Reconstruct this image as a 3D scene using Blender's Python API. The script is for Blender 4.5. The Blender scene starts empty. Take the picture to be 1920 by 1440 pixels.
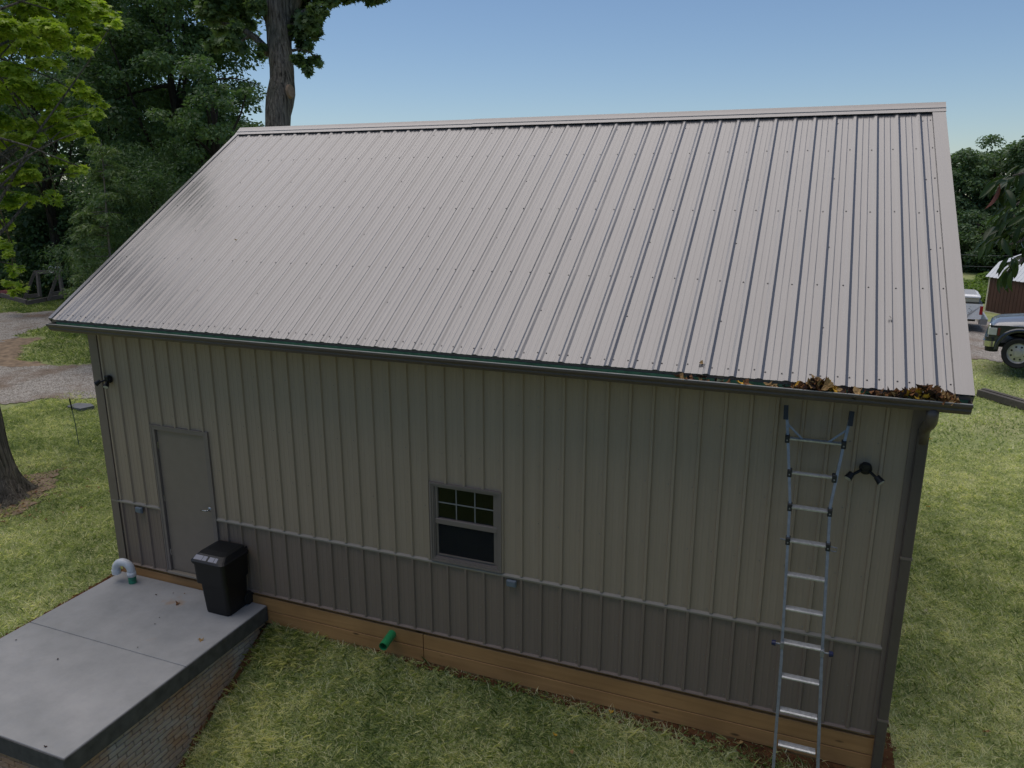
import bpy, math, random
import numpy as np
from mathutils import Vector, Matrix, noise
random.seed(7); RNG = np.random.default_rng(11)
scene = bpy.context.scene
COL = scene.collection
PI = math.pi

# ------------------------------------------------------------------ camera
F_PX, CX, CY, CZ, YAW, PITCH = 1412.99, 8.7632, -7.1163, 5.1209, -0.3718, 0.2520
FWD = Vector((math.sin(YAW)*math.cos(PITCH), math.cos(YAW)*math.cos(PITCH), -math.sin(PITCH)))
RIGHT = Vector((math.cos(YAW), -math.sin(YAW), 0)); UP = RIGHT.cross(FWD)
CAM = Vector((CX, CY, CZ))
cd = bpy.data.cameras.new('camera'); cam = bpy.data.objects.new('camera', cd); COL.objects.link(cam)
m = Matrix((RIGHT, UP, -FWD)).transposed().to_4x4(); m.translation = CAM
cam.matrix_world = m
cd.sensor_fit = 'HORIZONTAL'; cd.sensor_width = 36; cd.lens = 36*F_PX/1920
cd.clip_end = 1500; cd.clip_start = 0.05
scene.camera = cam

# ------------------------------------------------------------------ light
SUN_DIR = Vector((-0.23, 0.12, 0.96)).normalized()
world = bpy.data.worlds.new('World'); scene.world = world; world.use_nodes = True
nt = world.node_tree; nt.nodes.clear()
sky = nt.nodes.new('ShaderNodeTexSky'); sky.sky_type = 'NISHITA'; sky.sun_disc = False
sky.sun_elevation = math.asin(SUN_DIR.z); sky.sun_rotation = math.atan2(SUN_DIR.x, SUN_DIR.y)
sky.air_density = 1.0; sky.dust_density = 0.35; sky.ozone_density = 2.2; sky.altitude = 200
bg = nt.nodes.new('ShaderNodeBackground'); bg.inputs['Strength'].default_value = 0.08
wo = nt.nodes.new('ShaderNodeOutputWorld')
tn = nt.nodes.new('ShaderNodeMix'); tn.data_type = 'RGBA'; tn.blend_type = 'MULTIPLY'; tn.inputs[0].default_value = 1.0
tn.inputs[7].default_value = (0.935, 0.985, 1.04, 1)
nt.links.new(sky.outputs[0], tn.inputs[6]); nt.links.new(tn.outputs[2], bg.inputs['Color']); nt.links.new(bg.outputs[0], wo.inputs['Surface'])
sl = bpy.data.lights.new('sun', 'SUN'); sun = bpy.data.objects.new('sun', sl); COL.objects.link(sun)
sl.energy = 1.95; sl.angle = math.radians(72); sl.color = (1.0, 0.90, 0.79)
sun.rotation_euler = (-SUN_DIR).to_track_quat('-Z', 'Y').to_euler()
scene.view_settings.view_transform = 'Standard'; scene.view_settings.look = 'None'
scene.view_settings.exposure = 0.22; scene.view_settings.gamma = 1.0
scene.view_settings.use_curve_mapping = False
scene.render.engine = 'CYCLES'
scene.cycles.max_bounces = 7; scene.cycles.transparent_max_bounces = 8

def at(u, v, depth):
    """world point seen at photo position u,v (1920 wide) at this distance in front of the camera"""
    return CAM + (FWD + RIGHT*((u-960)/F_PX) - UP*((v-720)/F_PX))*depth
def at_z(u, v, z):
    d = FWD + RIGHT*((u-960)/F_PX) - UP*((v-720)/F_PX)
    return CAM + d*((z-CAM.z)/d.z)
def at_y(u, v, y):
    d = FWD + RIGHT*((u-960)/F_PX) - UP*((v-720)/F_PX)
    return CAM + d*((y-CAM.y)/d.y)

# ------------------------------------------------------------------ materials
class NB:
    def __init__(s, name):
        s.m = bpy.data.materials.new(name); s.m.use_nodes = True
        s.nt = s.m.node_tree; s.N = s.nt.nodes
        s.p = s.N['Principled BSDF']; s.tc = s.N.new('ShaderNodeTexCoord')
    def node(s, t, **k):
        n = s.N.new(t)
        for a, b in k.items(): setattr(n, a, b)
        return n
    def link(s, a, b): s.nt.links.new(a, b)
    def mapping(s, scale=(1, 1, 1), rot=(0, 0, 0), src='Object'):
        mp = s.node('ShaderNodeMapping'); mp.inputs['Scale'].default_value = scale; mp.inputs['Rotation'].default_value = rot
        s.link(s.tc.outputs[src], mp.inputs['Vector']); return mp.outputs[0]
    def noise(s, scale, detail=4, rough=.55, vec=None, dist=0):
        n = s.node('ShaderNodeTexNoise'); n.inputs['Scale'].default_value = scale; n.inputs['Detail'].default_value = detail
        n.inputs['Roughness'].default_value = rough; n.inputs['Distortion'].default_value = dist
        s.link(vec if vec is not None else s.tc.outputs['Object'], n.inputs['Vector']); return n.outputs['Fac']
    def ramp(s, fac, stops, interp='LINEAR'):
        r = s.node('ShaderNodeValToRGB'); r.color_ramp.interpolation = interp
        e = r.color_ramp.elements
        while len(e) < len(stops): e.new(.5)
        for i, (p, c) in enumerate(stops):
            e[i].position = p; e[i].color = (*c, 1) if len(c) == 3 else c
        s.link(fac, r.inputs[0]); return r.outputs[0]
    def mix(s, fac, a, b, mode='MIX'):
        n = s.node('ShaderNodeMix', data_type='RGBA', blend_type=mode)
        for sock, v in ((n.inputs[0], fac), (n.inputs[6], a), (n.inputs[7], b)):
            if isinstance(v, (int, float)): sock.default_value = v
            elif isinstance(v, tuple): sock.default_value = (*v, 1)
            else: s.link(v, sock)
        return n.outputs[2]
    def math(s, op, a, b=0.0):
        n = s.node('ShaderNodeMath', operation=op)
        for i, v in enumerate((a, b)):
            if isinstance(v, (int, float)): n.inputs[i].default_value = v
            else: s.link(v, n.inputs[i])
        return n.outputs[0]
    def attr(s, name):
        n = s.node('ShaderNodeAttribute', attribute_name=name); return n
    def bump(s, h, strength=.3, dist=.01, chain=None):
        b = s.node('ShaderNodeBump'); b.inputs['Strength'].default_value = strength; b.inputs['Distance'].default_value = dist
        s.link(h, b.inputs['Height'])
        if chain is not None: s.link(chain, b.inputs['Normal'])
        s.link(b.outputs[0], s.p.inputs['Normal']); return b.outputs[0]
    def set(s, color=None, rough=None, metal=None, spec=None, coat=None):
        for k, v in (('Base Color', color), ('Roughness', rough), ('Metallic', metal), ('Specular IOR Level', spec), ('Coat Weight', coat)):
            if v is None: continue
            if isinstance(v, tuple): s.p.inputs[k].default_value = (*v, 1)
            elif isinstance(v, (int, float)): s.p.inputs[k].default_value = v
            else: s.link(v, s.p.inputs[k])
        return s.m

def simple(name, col, rough=.6, metal=0, var=.12, scale=6, spec=.5, bump=0, bscale=80, coat=0):
    b = NB(name); f = b.noise(scale, 5)
    lo = tuple(c*(1-var) for c in col); hi = tuple(min(1, c*(1+var)) for c in col)
    c = b.ramp(f, [(.3, lo), (.7, hi)])
    if bump: b.bump(b.noise(bscale, 3), bump, .004)
    return b.set(c, rough, metal, spec, coat)

def painted_metal(name, col, rough, spec, streak_axis, dirt=.1, coat=0.0):
    b = NB(name)
    sc = [14, 14, 14]; sc[streak_axis] = .7
    if streak_axis == 1: sc = [16, .5, .5]
    st = b.noise(1.0, 5, .6, b.mapping(tuple(sc)))
    big = b.noise(.9, 4)
    c = b.ramp(st, [(.25, tuple(x*(1-dirt) for x in col)), (.75, tuple(x*(1+dirt*.5) for x in col))])
    c = b.mix(b.ramp(big, [(.35, (0, 0, 0)), (.75, (.35, .35, .35))]), c, tuple(x*.86 for x in col))
    rg = b.ramp(st, [(.2, (rough*.8,)*3), (.8, (rough*1.25,)*3)])
    sc2 = [5, 5, 5]; sc2[streak_axis] = .8
    if streak_axis == 1: sc2 = [5, .8, .8]
    b.bump(b.noise(1.0, 3, .5, b.mapping(tuple(sc2))), .14, .02)
    return b.set(c, rg, 0, spec, coat)

M = {}
M['roof'] = painted_metal('roof_paint', (.198, .193, .192), .25, .9, 1, .12, .0); M['roof'].node_tree.nodes['Principled BSDF'].inputs['Metallic'].default_value = .42
M['wall'] = painted_metal('siding_paint', (.385, .30, .213), .5, .4, 2, .07)
M['wains'] = painted_metal('wainscot_paint', (.245, .185, .142), .5, .4, 2, .07)
M['trim'] = simple('trim_paint', (.20, .155, .128), .42, var=.06)
M['trim_light'] = simple('light_trim_paint', (.28, .24, .185), .42, var=.06)
M['door'] = simple('door_paint', (.25, .20, .155), .5, var=.05, bump=.05, bscale=120)
M['gutter'] = simple('gutter_paint', (.105, .082, .07), .38, var=.08)
M['gutter_edge'] = simple('gutter_lip_highlight', (.36, .35, .33), .35, var=.1)  # lighter than the gutter: the lip's highlight is put into this colour
M['liner'] = simple('gutter_green', (.07, .17, .09), .6, var=.35, scale=14)
M['soffit'] = simple('soffit_paint', (.14, .13, .115), .6)
M['frame'] = simple('window_frame_paint', (.215, .175, .15), .45, var=.05)
M['muntin'] = simple('muntin_vinyl', (.22, .22, .21), .45, var=.04)
M['screw'] = simple('screw_metal', (.035, .034, .038), .45, .3)
M['screw_wall'] = simple('siding_screw_metal', (.30, .28, .23), .35, .2)
M['black'] = simple('black_plastic', (.0025, .003, .004), .5, var=.2, bump=.15, bscale=260)
M['black_soft'] = simple('black_rubber', (.012, .012, .012), .75)
M['sticker'] = simple('grey_sticker', (.22, .225, .27), .35, var=.05)
M['lens'] = simple('lamp_lens', (.5, .5, .48), .15)
M['box'] = simple('outlet_cover_grey', (.15, .18, .21), .4, var=.05)
M['green_pipe'] = simple('green_pvc', (.025, .27, .095), .38, var=.1)
M['white_pipe'] = simple('white_pvc', (.66, .68, .69), .35, var=.06)
M['pipe_in'] = simple('pipe_inside', (.008, .05, .02), .7)
M['teal'] = simple('teal_pipe', (.03, .22, .13), .5, var=.35, scale=25)
M['alu'] = simple('ladder_aluminium', (.26, .27, .28), .42, .5, var=.18, scale=20)
M['alu_rung'] = simple('rung_aluminium', (.50, .51, .52), .34, .5, var=.2, scale=30)
M['bracket'] = simple('black_bracket', (.02, .021, .024), .5)
M['blue'] = simple('navy_knob', (.012, .016, .06), .45)
M['chrome'] = simple('chrome', (.7, .7, .71), .12, 1.0, var=.03)
M['steel'] = simple('door_handle_steel', (.45, .44, .42), .25, .9)
M['tyre'] = simple('tyre_rubber', (.02, .02, .021), .8)
M['rim'] = simple('alloy_rim', (.55, .55, .55), .3, .6)
M['truck_grey'] = simple('dark_grey_car_paint', (.035, .043, .055), .16, .3, var=.08, coat=.8)
M['truck_sky_bumper'] = simple('hood_sky_and_bumper_silver', (.22, .23, .245), .32, .3, var=.04, coat=.7)  # rear bumper silver; on the dark grey hood it paints the sky's reflection
M['truck_white'] = simple('white_car_paint', (.88, .88, .88), .2, 0, var=.02, coat=.5)
M['carglass'] = simple('car_glass', (.01, .012, .014), .05, 0)
M['tail'] = simple('tail_lamp_red', (.35, .012, .02), .2)
M['headlamp'] = simple('headlamp_glass', (.55, .56, .52), .12)
M['shed_white'] = simple('shed_roof_white', (.72, .73, .74), .4, var=.06)
M['shed_trim'] = simple('shed_trim_cream', (.55, .50, .38), .6)
M['red'] = simple('faded_red_plastic', (.14, .02, .012), .5)
M['wire'] = simple('power_wire', (.12, .12, .13), .6)
M['stone'] = simple('grey_stone', (.16, .165, .17), .8, bump=.4, bscale=30)
M['dark'] = simple('interior_dark', (.02, .02, .02), .9)
M['conduit'] = simple('fibreglass_rod', (.10, .16, .12), .5)

def wood(name, a, bcol, axis=0, knots=True, rough=.7):
    b = NB(name); sc = [22, 22, 22]; sc[axis] = .9
    g = b.noise(1.0, 6, .6, b.mapping(tuple(sc)), dist=.3)
    c = b.ramp(g, [(.25, a), (.75, bcol)])
    if knots:
        sk = [5, 5, 5]; sk[axis] = 1.6
        v = b.node('ShaderNodeTexVoronoi'); v.inputs['Scale'].default_value = 1.0
        b.link(b.mapping(tuple(sk)), v.inputs['Vector'])
        c = b.mix(b.ramp(v.outputs['Distance'], [(.045, (1, 1, 1)), (.10, (0, 0, 0))]), c, tuple(x*.22 for x in a))
    big = b.noise(1.2, 4)
    c = b.mix(b.ramp(big, [(.4, (0, 0, 0)), (.7, (.5, .5, .5))]), c, tuple(x*.62 for x in a))
    b.bump(g, .25, .004)
    return b.set(c, rough)
M['skirt'] = wood('treated_lumber', (.40, .20, .07), (.56, .30, .115), 0)
M['oldwood'] = wood('weathered_lumber', (.075, .066, .055), (.15, .132, .11), 0, False, .85)
M['shed_wall'] = wood('brown_red_siding', (.055, .020, .014), (.095, .034, .025), 2, False, .6)

def concrete():
    b = NB('slab_concrete')
    c = b.ramp(b.noise(1.1, 8, .66), [(.34, (.235, .24, .235)), (.66, (.35, .345, .335))])
    c = b.mix(b.ramp(b.noise(9, 6), [(.5, (0, 0, 0)), (.8, (.4, .4, .4))]), c, (.28, .29, .30))
    # rusty clay stains near the house end
    n = b.noise(3.2, 3, .5)
    st = b.ramp(n, [(.63, (0, 0, 0)), (.72, (.45, .45, .45))])
    g = b.node('ShaderNodeSeparateXYZ'); b.link(b.tc.outputs['Object'], g.inputs[0])
    near = b.ramp(b.math('ADD', g.outputs['Y'], 2.0), [(.55, (0, 0, 0)), (1.0, (1, 1, 1))])
    c = b.mix(b.math('MULTIPLY', st, near), c, (.33, .20, .10))
    b.bump(b.noise(140, 3), .12, .003)
    return b.set(c, .78)
M['concrete'] = concrete()
M['slab_edge'] = simple('slab_edge_concrete', (.085, .082, .078), .8, var=.3, scale=9, bump=.4, bscale=60)
def brickmat():
    b = NB('stamped_brick')
    oi = b.node('ShaderNodeObjectInfo')
    base = b.ramp(oi.outputs['Random'], [(0, (.41, .355, .30)), (.5, (.47, .405, .345)), (1, (.54, .465, .40))])
    geo = b.node('ShaderNodeNewGeometry')
    sx = b.node('ShaderNodeSeparateXYZ'); b.link(geo.outputs['Position'], sx.inputs[0])
    clay = b.math('MULTIPLY', b.ramp(b.noise(2.2, 5, .6, geo.outputs['Position']), [(.36, (0, 0, 0)), (.60, (1, 1, 1))]), .8)
    # splashed clay is strongest low down by the soil
    c = b.mix(clay, base, (.50, .27, .13))
    c = b.mix(.12, c, b.ramp(b.noise(40, 4, .6, geo.outputs['Position']), [(.3, (.05, .05, .05)), (.7, (.35, .33, .3))]))
    b.bump(b.noise(55, 5, .65, geo.outputs['Position']), .9, .008)
    return b.set(c, .85)
M['brick'] = brickmat()
M['mortar'] = simple('mortar_concrete', (.05, .045, .04), .9, bump=.4)

def ground_mat():
    b = NB('lawn_soil')
    n1 = b.noise(.55, 6, .62); n2 = b.noise(5, 6, .65); n3 = b.noise(45, 4, .7)
    c = b.ramp(n1, [(.32, (.22, .29, .09)), (.5, (.33, .38, .145)), (.7, (.48, .46, .24))])
    c = b.mix(b.ramp(n2, [(.35, (0, 0, 0)), (.7, (.7, .7, .7))]), c, (.15, .19, .06))
    c = b.mix(b.ramp(n3, [(.4, (0, 0, 0)), (.65, (.6, .6, .6))]), c, (.42, .41, .22))
    b.bump(n3, .8, .03)
    return b.set(c, .95, spec=.1)
M['ground'] = ground_mat()
def gravelmat():
    b = NB('gravel')
    v = b.node('ShaderNodeTexVoronoi'); v.inputs['Scale'].default_value = 40; b.link(b.tc.outputs['Object'], v.inputs['Vector'])
    hv = b.node('ShaderNodeSeparateColor'); b.link(v.outputs['Color'], hv.inputs[0])
    c = b.ramp(hv.outputs[0], [(0, (.19, .165, .14)), (.5, (.39, .35, .30)), (1, (.66, .61, .54))])
    n = b.noise(.7, 6, .65)
    c = b.mix(b.ramp(n, [(.48, (0, 0, 0)), (.66, (.75, .75, .75))]), c, (.225, .150, .095))
    n2 = b.noise(3.5, 6, .7)
    c = b.mix(b.ramp(n2, [(.55, (0, 0, 0)), (.72, (.6, .6, .6))]), c, (.09, .085, .06))
    b.bump(v.outputs['Distance'], .9, .03)
    return b.set(c, .9, spec=.2)
M['gravel'] = gravelmat()
def claymat():
    b = NB('orange_clay')
    c = b.ramp(b.noise(6, 7, .7), [(.3, (.055, .028, .014)), (.55, (.15, .068, .030)), (.75, (.22, .11, .05))])
    b.bump(b.noise(30, 6, .7), 1.0, .03)
    return b.set(c, .95, spec=.1)
M['clay'] = claymat()
M['dirt'] = simple('brown_dirt', (.25, .18, .115), .95, var=.45, scale=5, bump=.8, bscale=30)

def bark(name, a, c2, zscale=1.2):
    b = NB(name)
    v = b.noise(1.0, 7, .7, b.mapping((26, 26, zscale)), dist=.6)
    c = b.ramp(v, [(.34, a), (.66, c2)])
    c = b.mix(b.ramp(b.noise(2, 4), [(.45, (0, 0, 0)), (.7, (.4, .4, .4))]), c, (.07, .085, .06))
    b.bump(v, 1.0, .12)
    return b.set(c, .95, spec=.1)
M['bark'] = bark('oak_bark', (.040, .034, .028), (.42, .365, .30))
M['bark_dark'] = bark('dark_bark', (.022, .018, .015), (.085, .072, .06))
M['cutwood'] = simple('cut_wood', (.30, .20, .13), .8, var=.25, scale=18)

def leafmat(name, dark, mid, light, trans=.35, rough=.5):
    b = NB(name)
    a = b.attr('tint')
    c = b.ramp(a.outputs['Fac'], [(0, dark), (.5, mid), (1, light)])
    b.set(c, rough, spec=.35)
    tr = b.node('ShaderNodeBsdfTranslucent'); b.link(b.mix(1.0, c, (1.0, 1.15, .55), 'MULTIPLY'), tr.inputs['Color'])
    mx = b.node('ShaderNodeMixShader'); mx.inputs[0].default_value = trans
    b.link(b.p.outputs[0], mx.inputs[1]); b.link(tr.outputs[0], mx.inputs[2])
    b.link(mx.outputs[0], b.N['Material Output'].inputs['Surface'])
    return b.m
M['leaf_dark'] = leafmat('forest_leaf', (.055, .10, .045), (.10, .17, .075), (.17, .25, .11), .4)
M['leaf_mid'] = leafmat('oak_leaf', (.075, .12, .05), (.125, .19, .075), (.20, .27, .11), .4)
M['leaf_maple'] = leafmat('maple_leaf', (.19, .29, .035), (.36, .47, .055), (.56, .64, .10), .45)
M['leaf_bush'] = leafmat('bush_leaf', (.10, .17, .03), (.18, .27, .05), (.26, .34, .08), .45)
M['leaf_far'] = leafmat('far_leaf', (.07, .12, .06), (.13, .20, .10), (.21, .28, .15), .4)
M['leaf_near'] = leafmat('branch_leaf', (.02, .04, .012), (.04, .07, .02), (.09, .14, .03), .3, .35)
M['leaf_rust'] = leafmat('rust_leaf', (.10, .02, .01), (.14, .03, .012), (.18, .05, .02), .3)
M['blade'] = leafmat('grass_blade', (.14, .21, .065), (.44, .50, .205), (.95, .89, .62), .45, .6)

def deadmat(name, a, c2):
    b = NB(name)
    c = b.ramp(b.noise(22, 5, .6), [(.3, a), (.7, c2)])
    b.set(c, .7, spec=.25); b.bump(b.noise(60, 3), .3, .004)
    return b.m
M['dead_brown'] = deadmat('dead_leaf_brown', (.09, .036, .014), (.27, .125, .045))
M['dead_dark'] = deadmat('dead_leaf_dark', (.020, .012, .010), (.06, .03, .02))
M['dead_tan'] = deadmat('dead_leaf_tan', (.20, .12, .045), (.42, .27, .11))
M['dead_yellow'] = deadmat('dead_leaf_yellow', (.42, .22, .02), (.62, .38, .04))
M['dead_pale'] = deadmat('dead_leaf_pale', (.32, .30, .16), (.50, .46, .28))

def glassmat(name, screen=False):
    b = NB(name); b.N.remove(b.p)
    gl = b.node('ShaderNodeBsdfGlossy'); gl.inputs['Roughness'].default_value = .03; gl.inputs['Color'].default_value = (.9, .9, .9, 1)
    tr = b.node('ShaderNodeBsdfTransparent'); tr.inputs['Color'].default_value = (.75, .78, .77, 1)
    fr = b.node('ShaderNodeFresnel'); fr.inputs[0].default_value = 1.5
    mx = b.node('ShaderNodeMixShader')
    b.link(fr.outputs[0], mx.inputs[0]); b.link(tr.outputs[0], mx.inputs[1]); b.link(gl.outputs[0], mx.inputs[2])
    b.link(mx.outputs[0], b.N['Material Output'].inputs['Surface']); return b.m
M['glass'] = glassmat('window_glass')
def screenmat():
    b = NB('insect_screen'); b.set((.010, .011, .012), .9)
    tr = b.node('ShaderNodeBsdfTransparent'); mx = b.node('ShaderNodeMixShader'); mx.inputs[0].default_value = .45
    b.link(b.p.outputs[0], mx.inputs[1]); b.link(tr.outputs[0], mx.inputs[2])
    b.link(mx.outputs[0], b.N['Material Output'].inputs['Surface']); return b.m
M['screen'] = screenmat()

# ------------------------------------------------------------------ mesh helpers
def link(name, me, parent=None, label=None, cat=None, group=None, kind=None, loc=None):
    o = bpy.data.objects.new(name, me); COL.objects.link(o)
    if parent is not None: o.parent = parent
    if loc is not None: o.location = loc
    if label: o['label'] = label
    if cat: o['category'] = cat
    if group: o['group'] = group
    if kind: o['kind'] = kind
    return o
def empty(name, label, cat, loc=(0, 0, 0), rz=0, group=None):
    o = link(name, None, None, label, cat, group); o.location = loc; o.rotation_euler = (0, 0, rz); o.empty_display_size = .1
    return o
class MB:
    def __init__(s): s.v = []; s.f = []
    def add(s, vs, fs, mtx=None):
        n = len(s.v)
        s.v += [tuple(mtx @ Vector(v)) if mtx is not None else tuple(v) for v in vs]
        s.f += [tuple(i+n for i in f) for f in fs]; return s
    def box(s, a, b, bev=0.0, mtx=None):
        x0, y0, z0 = [min(p, q) for p, q in zip(a, b)]; x1, y1, z1 = [max(p, q) for p, q in zip(a, b)]
        if bev <= 0:
            vs = [(x, y, z) for z in (z0, z1) for y in (y0, y1) for x in (x0, x1)]
            fs = [(0, 2, 3, 1), (4, 5, 7, 6), (0, 1, 5, 4), (2, 6, 7, 3), (0, 4, 6, 2), (1, 3, 7, 5)]
            return s.add(vs, fs, mtx)
        e = bev; X = [x0, x0+e, x1-e, x1]; Y = [y0, y0+e, y1-e, y1]; Z = [z0, z0+e, z1-e, z1]
        vs = []; ids = {}
        for i in range(4):
            for j in range(4):
                for k in range(4):
                    if sum(q in (0, 3) for q in (i, j, k)) == 1: ids[(i, j, k)] = len(vs); vs.append((X[i], Y[j], Z[k]))
        fs = []
        for ax in range(3):
            for sd in (0, 3):
                def K(p, q):
                    t = [p, q]; t.insert(ax, sd); return ids[tuple(t)]
                q = [K(1, 1), K(2, 1), K(2, 2), K(1, 2)]
                flip = (sd == 0) != (ax == 1)
                fs.append(tuple(reversed(q)) if flip else tuple(q))
        for ax in range(3):
            o1, o2 = [i for i in range(3) if i != ax]
            for s1 in (0, 3):
                for s2 in (0, 3):
                    def K2(t, a1, a2):
                        r = [0, 0, 0]; r[ax] = t; r[o1] = a1; r[o2] = a2; return ids[tuple(r)]
                    i1 = 1 if s1 == 0 else 2; i2 = 1 if s2 == 0 else 2
                    fs.append((K2(1, s1, i2), K2(2, s1, i2), K2(2, i1, s2), K2(1, i1, s2)))
        for i in (0, 3):
            for j in (0, 3):
                for k in (0, 3):
                    a1 = 1 if i == 0 else 2; b1 = 1 if j == 0 else 2; c1 = 1 if k == 0 else 2
                    fs.append((ids[(i, b1, c1)], ids[(a1, j, c1)], ids[(a1, b1, k)]))
        return s.add(vs, fs, mtx)
    def cyl(s, a, b, r, n=12, r2=None, caps=True):
        a = Vector(a); b = Vector(b); d = (b-a).normalized()
        t = Vector((0, 0, 1)) if abs(d.z) < .9 else Vector((1, 0, 0)); u = d.cross(t).normalized(); w = d.cross(u)
        r2 = r if r2 is None else r2; vs = []
        for p, rr in ((a, r), (b, r2)):
            for i in range(n):
                th = 2*PI*i/n; vs.append(p+(u*math.cos(th)+w*math.sin(th))*rr)
        fs = [(i, (i+1) % n, n+(i+1) % n, n+i) for i in range(n)]
        if caps: fs += [tuple(reversed(range(n))), tuple(range(n, 2*n))]
        return s.add(vs, fs)
    def tube(s, pts, rad, n=10, rough=0.0, freq=3.0, caps=True, seed=0.0):
        pts = [Vector(p) for p in pts]; rings = []
        if not hasattr(rad, '__len__'): rad = [rad]*len(pts)
        u = None
        for i, p in enumerate(pts):
            d = (pts[min(i+1, len(pts)-1)]-pts[max(i-1, 0)]).normalized()
            if u is None:
                t = Vector((0, 0, 1)) if abs(d.z) < .9 else Vector((1, 0, 0)); u = d.cross(t).normalized()
            else: u = (u-d*u.dot(d)).normalized()
            w = d.cross(u); ring = []
            for k in range(n):
                th = 2*PI*k/n; r = rad[i]
                if rough: r *= 1+rough*noise.noise(Vector((math.cos(th)*freq+seed, math.sin(th)*freq, p.z*.6*freq*.3)))
                ring.append(p+(u*math.cos(th)+w*math.sin(th))*r)
            rings += ring
        fs = []
        for i in range(len(pts)-1):
            for k in range(n):
                fs.append((i*n+k, i*n+(k+1) % n, (i+1)*n+(k+1) % n, (i+1)*n+k))
        if caps: fs += [tuple(reversed(range(n))), tuple(range((len(pts)-1)*n, len(pts)*n))]
        return s.add(rings, fs)
    def prism(s, poly, axis, a, b, mtx=None):
        """poly of 2-D points extruded along axis from a to b"""
        n = len(poly); vs = []
        for t in (a, b):
            for p in poly:
                q = list(p); q.insert(axis, t); vs.append(tuple(q))
        fs = [(i, (i+1) % n, n+(i+1) % n, n+i) for i in range(n)] + [tuple(reversed(range(n))), tuple(range(n, 2*n))]
        return s.add(vs, fs, mtx)
    def mesh(s, name, mat, smooth=False):
        me = bpy.data.meshes.new(name); me.from_pydata(s.v, [], s.f); me.update()
        import bmesh
        bm = bmesh.new(); bm.from_mesh(me); bmesh.ops.recalc_face_normals(bm, faces=bm.faces); bm.to_mesh(me); bm.free()
        if mat is not None: me.materials.append(mat)
        if smooth:
            me.shade_smooth()
        return me
    def build(s, name, mat, parent=None, smooth=False, **k):
        return link(name, s.mesh(name, mat, smooth), parent, **k)

def fast_mesh(name, verts, faces_flat, nside, mat, attr=None):
    """verts (n,3); faces_flat flat index array with nside corners per face"""
    me = bpy.data.meshes.new(name)
    nv = len(verts); nf = len(faces_flat)//nside
    me.vertices.add(nv); me.vertices.foreach_set('co', np.ascontiguousarray(verts, dtype=np.float32).ravel())
    me.loops.add(nf*nside); me.loops.foreach_set('vertex_index', np.ascontiguousarray(faces_flat, dtype=np.int32))
    me.polygons.add(nf); me.polygons.foreach_set('loop_start', np.arange(0, nf*nside, nside, dtype=np.int32))
    if attr is not None:
        a = me.attributes.new('tint', 'FLOAT', 'FACE'); a.data.foreach_set('value', np.ascontiguousarray(attr, dtype=np.float32))
    me.update(calc_edges=True)
    if mat is not None: me.materials.append(mat)
    return me

# ------------------------------------------------------------------ terrain
def smooth01(t):
    t = np.clip(t, 0, 1); return t*t*(3-2*t)
def gz(x, y):
    x = np.asarray(x, float); y = np.asarray(y, float)
    back = -.455 + .655*smooth01(y/17.0)
    back = back - .5*smooth01((y-24)/12.0)
    left = -.22 + .25*smooth01((-x-6)/14.0)
    s = smooth01((x+.05)/.12)                                     # left terrace at slab grade -> lower yard
    behind = smooth01((y-.3)/2.5)
    mixx = np.where(y < 0.3, s, s)
    wide = smooth01((x+1)/9.0)
    mixv = mixx*(1-behind)+wide*behind
    slope = .50 - .26*smooth01((x-3.2)/5.0)
    front = -.455 + slope*np.minimum(y, 0) - .0*y
    lf = left + .03*np.minimum(y, 0)
    right = np.where(y < 0, front, back)
    h = lf*(1-mixv)+right*mixv
    far = smooth01((np.hypot(x, y)-60)/60)
    h = h + .025*np.sin(x*1.3+.7*y)*np.cos(y*1.1-.4*x) * smooth01((np.abs(y)-.2)/1.0)
    return h*(1-far)+far*(-.2)
def gzf(x, y): return float(gz(x, y))

def terrain_axis(lo, hi, dense_lo, dense_hi, d):
    a = list(np.arange(dense_lo, dense_hi+1e-6, d)); s = d
    x = dense_hi
    while x < hi: s *= 1.35; x += s; a.append(min(x, hi))
    x = dense_lo; s = d
    while x > lo: s *= 1.35; x -= s; a.insert(0, max(x, lo))
    return np.array(a)
ax_ = terrain_axis(-700, 700, -30, 24, .3); ay_ = terrain_axis(-300, 900, -7, 34, .3)
# a sharp step where the terrace ends beside the slab needs columns of its own
ax_ = np.sort(np.unique(np.concatenate([ax_, [-.05, -.02, .01, .04, .07]])))
XX, YY = np.meshgrid(ax_, ay_); ZZ = gz(XX, YY)
nx, ny = len(ax_), len(ay_)
V = np.stack([XX, YY, ZZ], -1).reshape(-1, 3)
idx = np.arange(nx*ny).reshape(ny, nx)
Fc = np.stack([idx[:-1, :-1], idx[:-1, 1:], idx[1:, 1:], idx[1:, :-1]], -1).reshape(-1)
me = fast_mesh('ground', V, Fc, 4, M['ground']); me.shade_smooth()
link('ground', me, kind='structure', label='sloping lawn and soil around the metal building')

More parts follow.
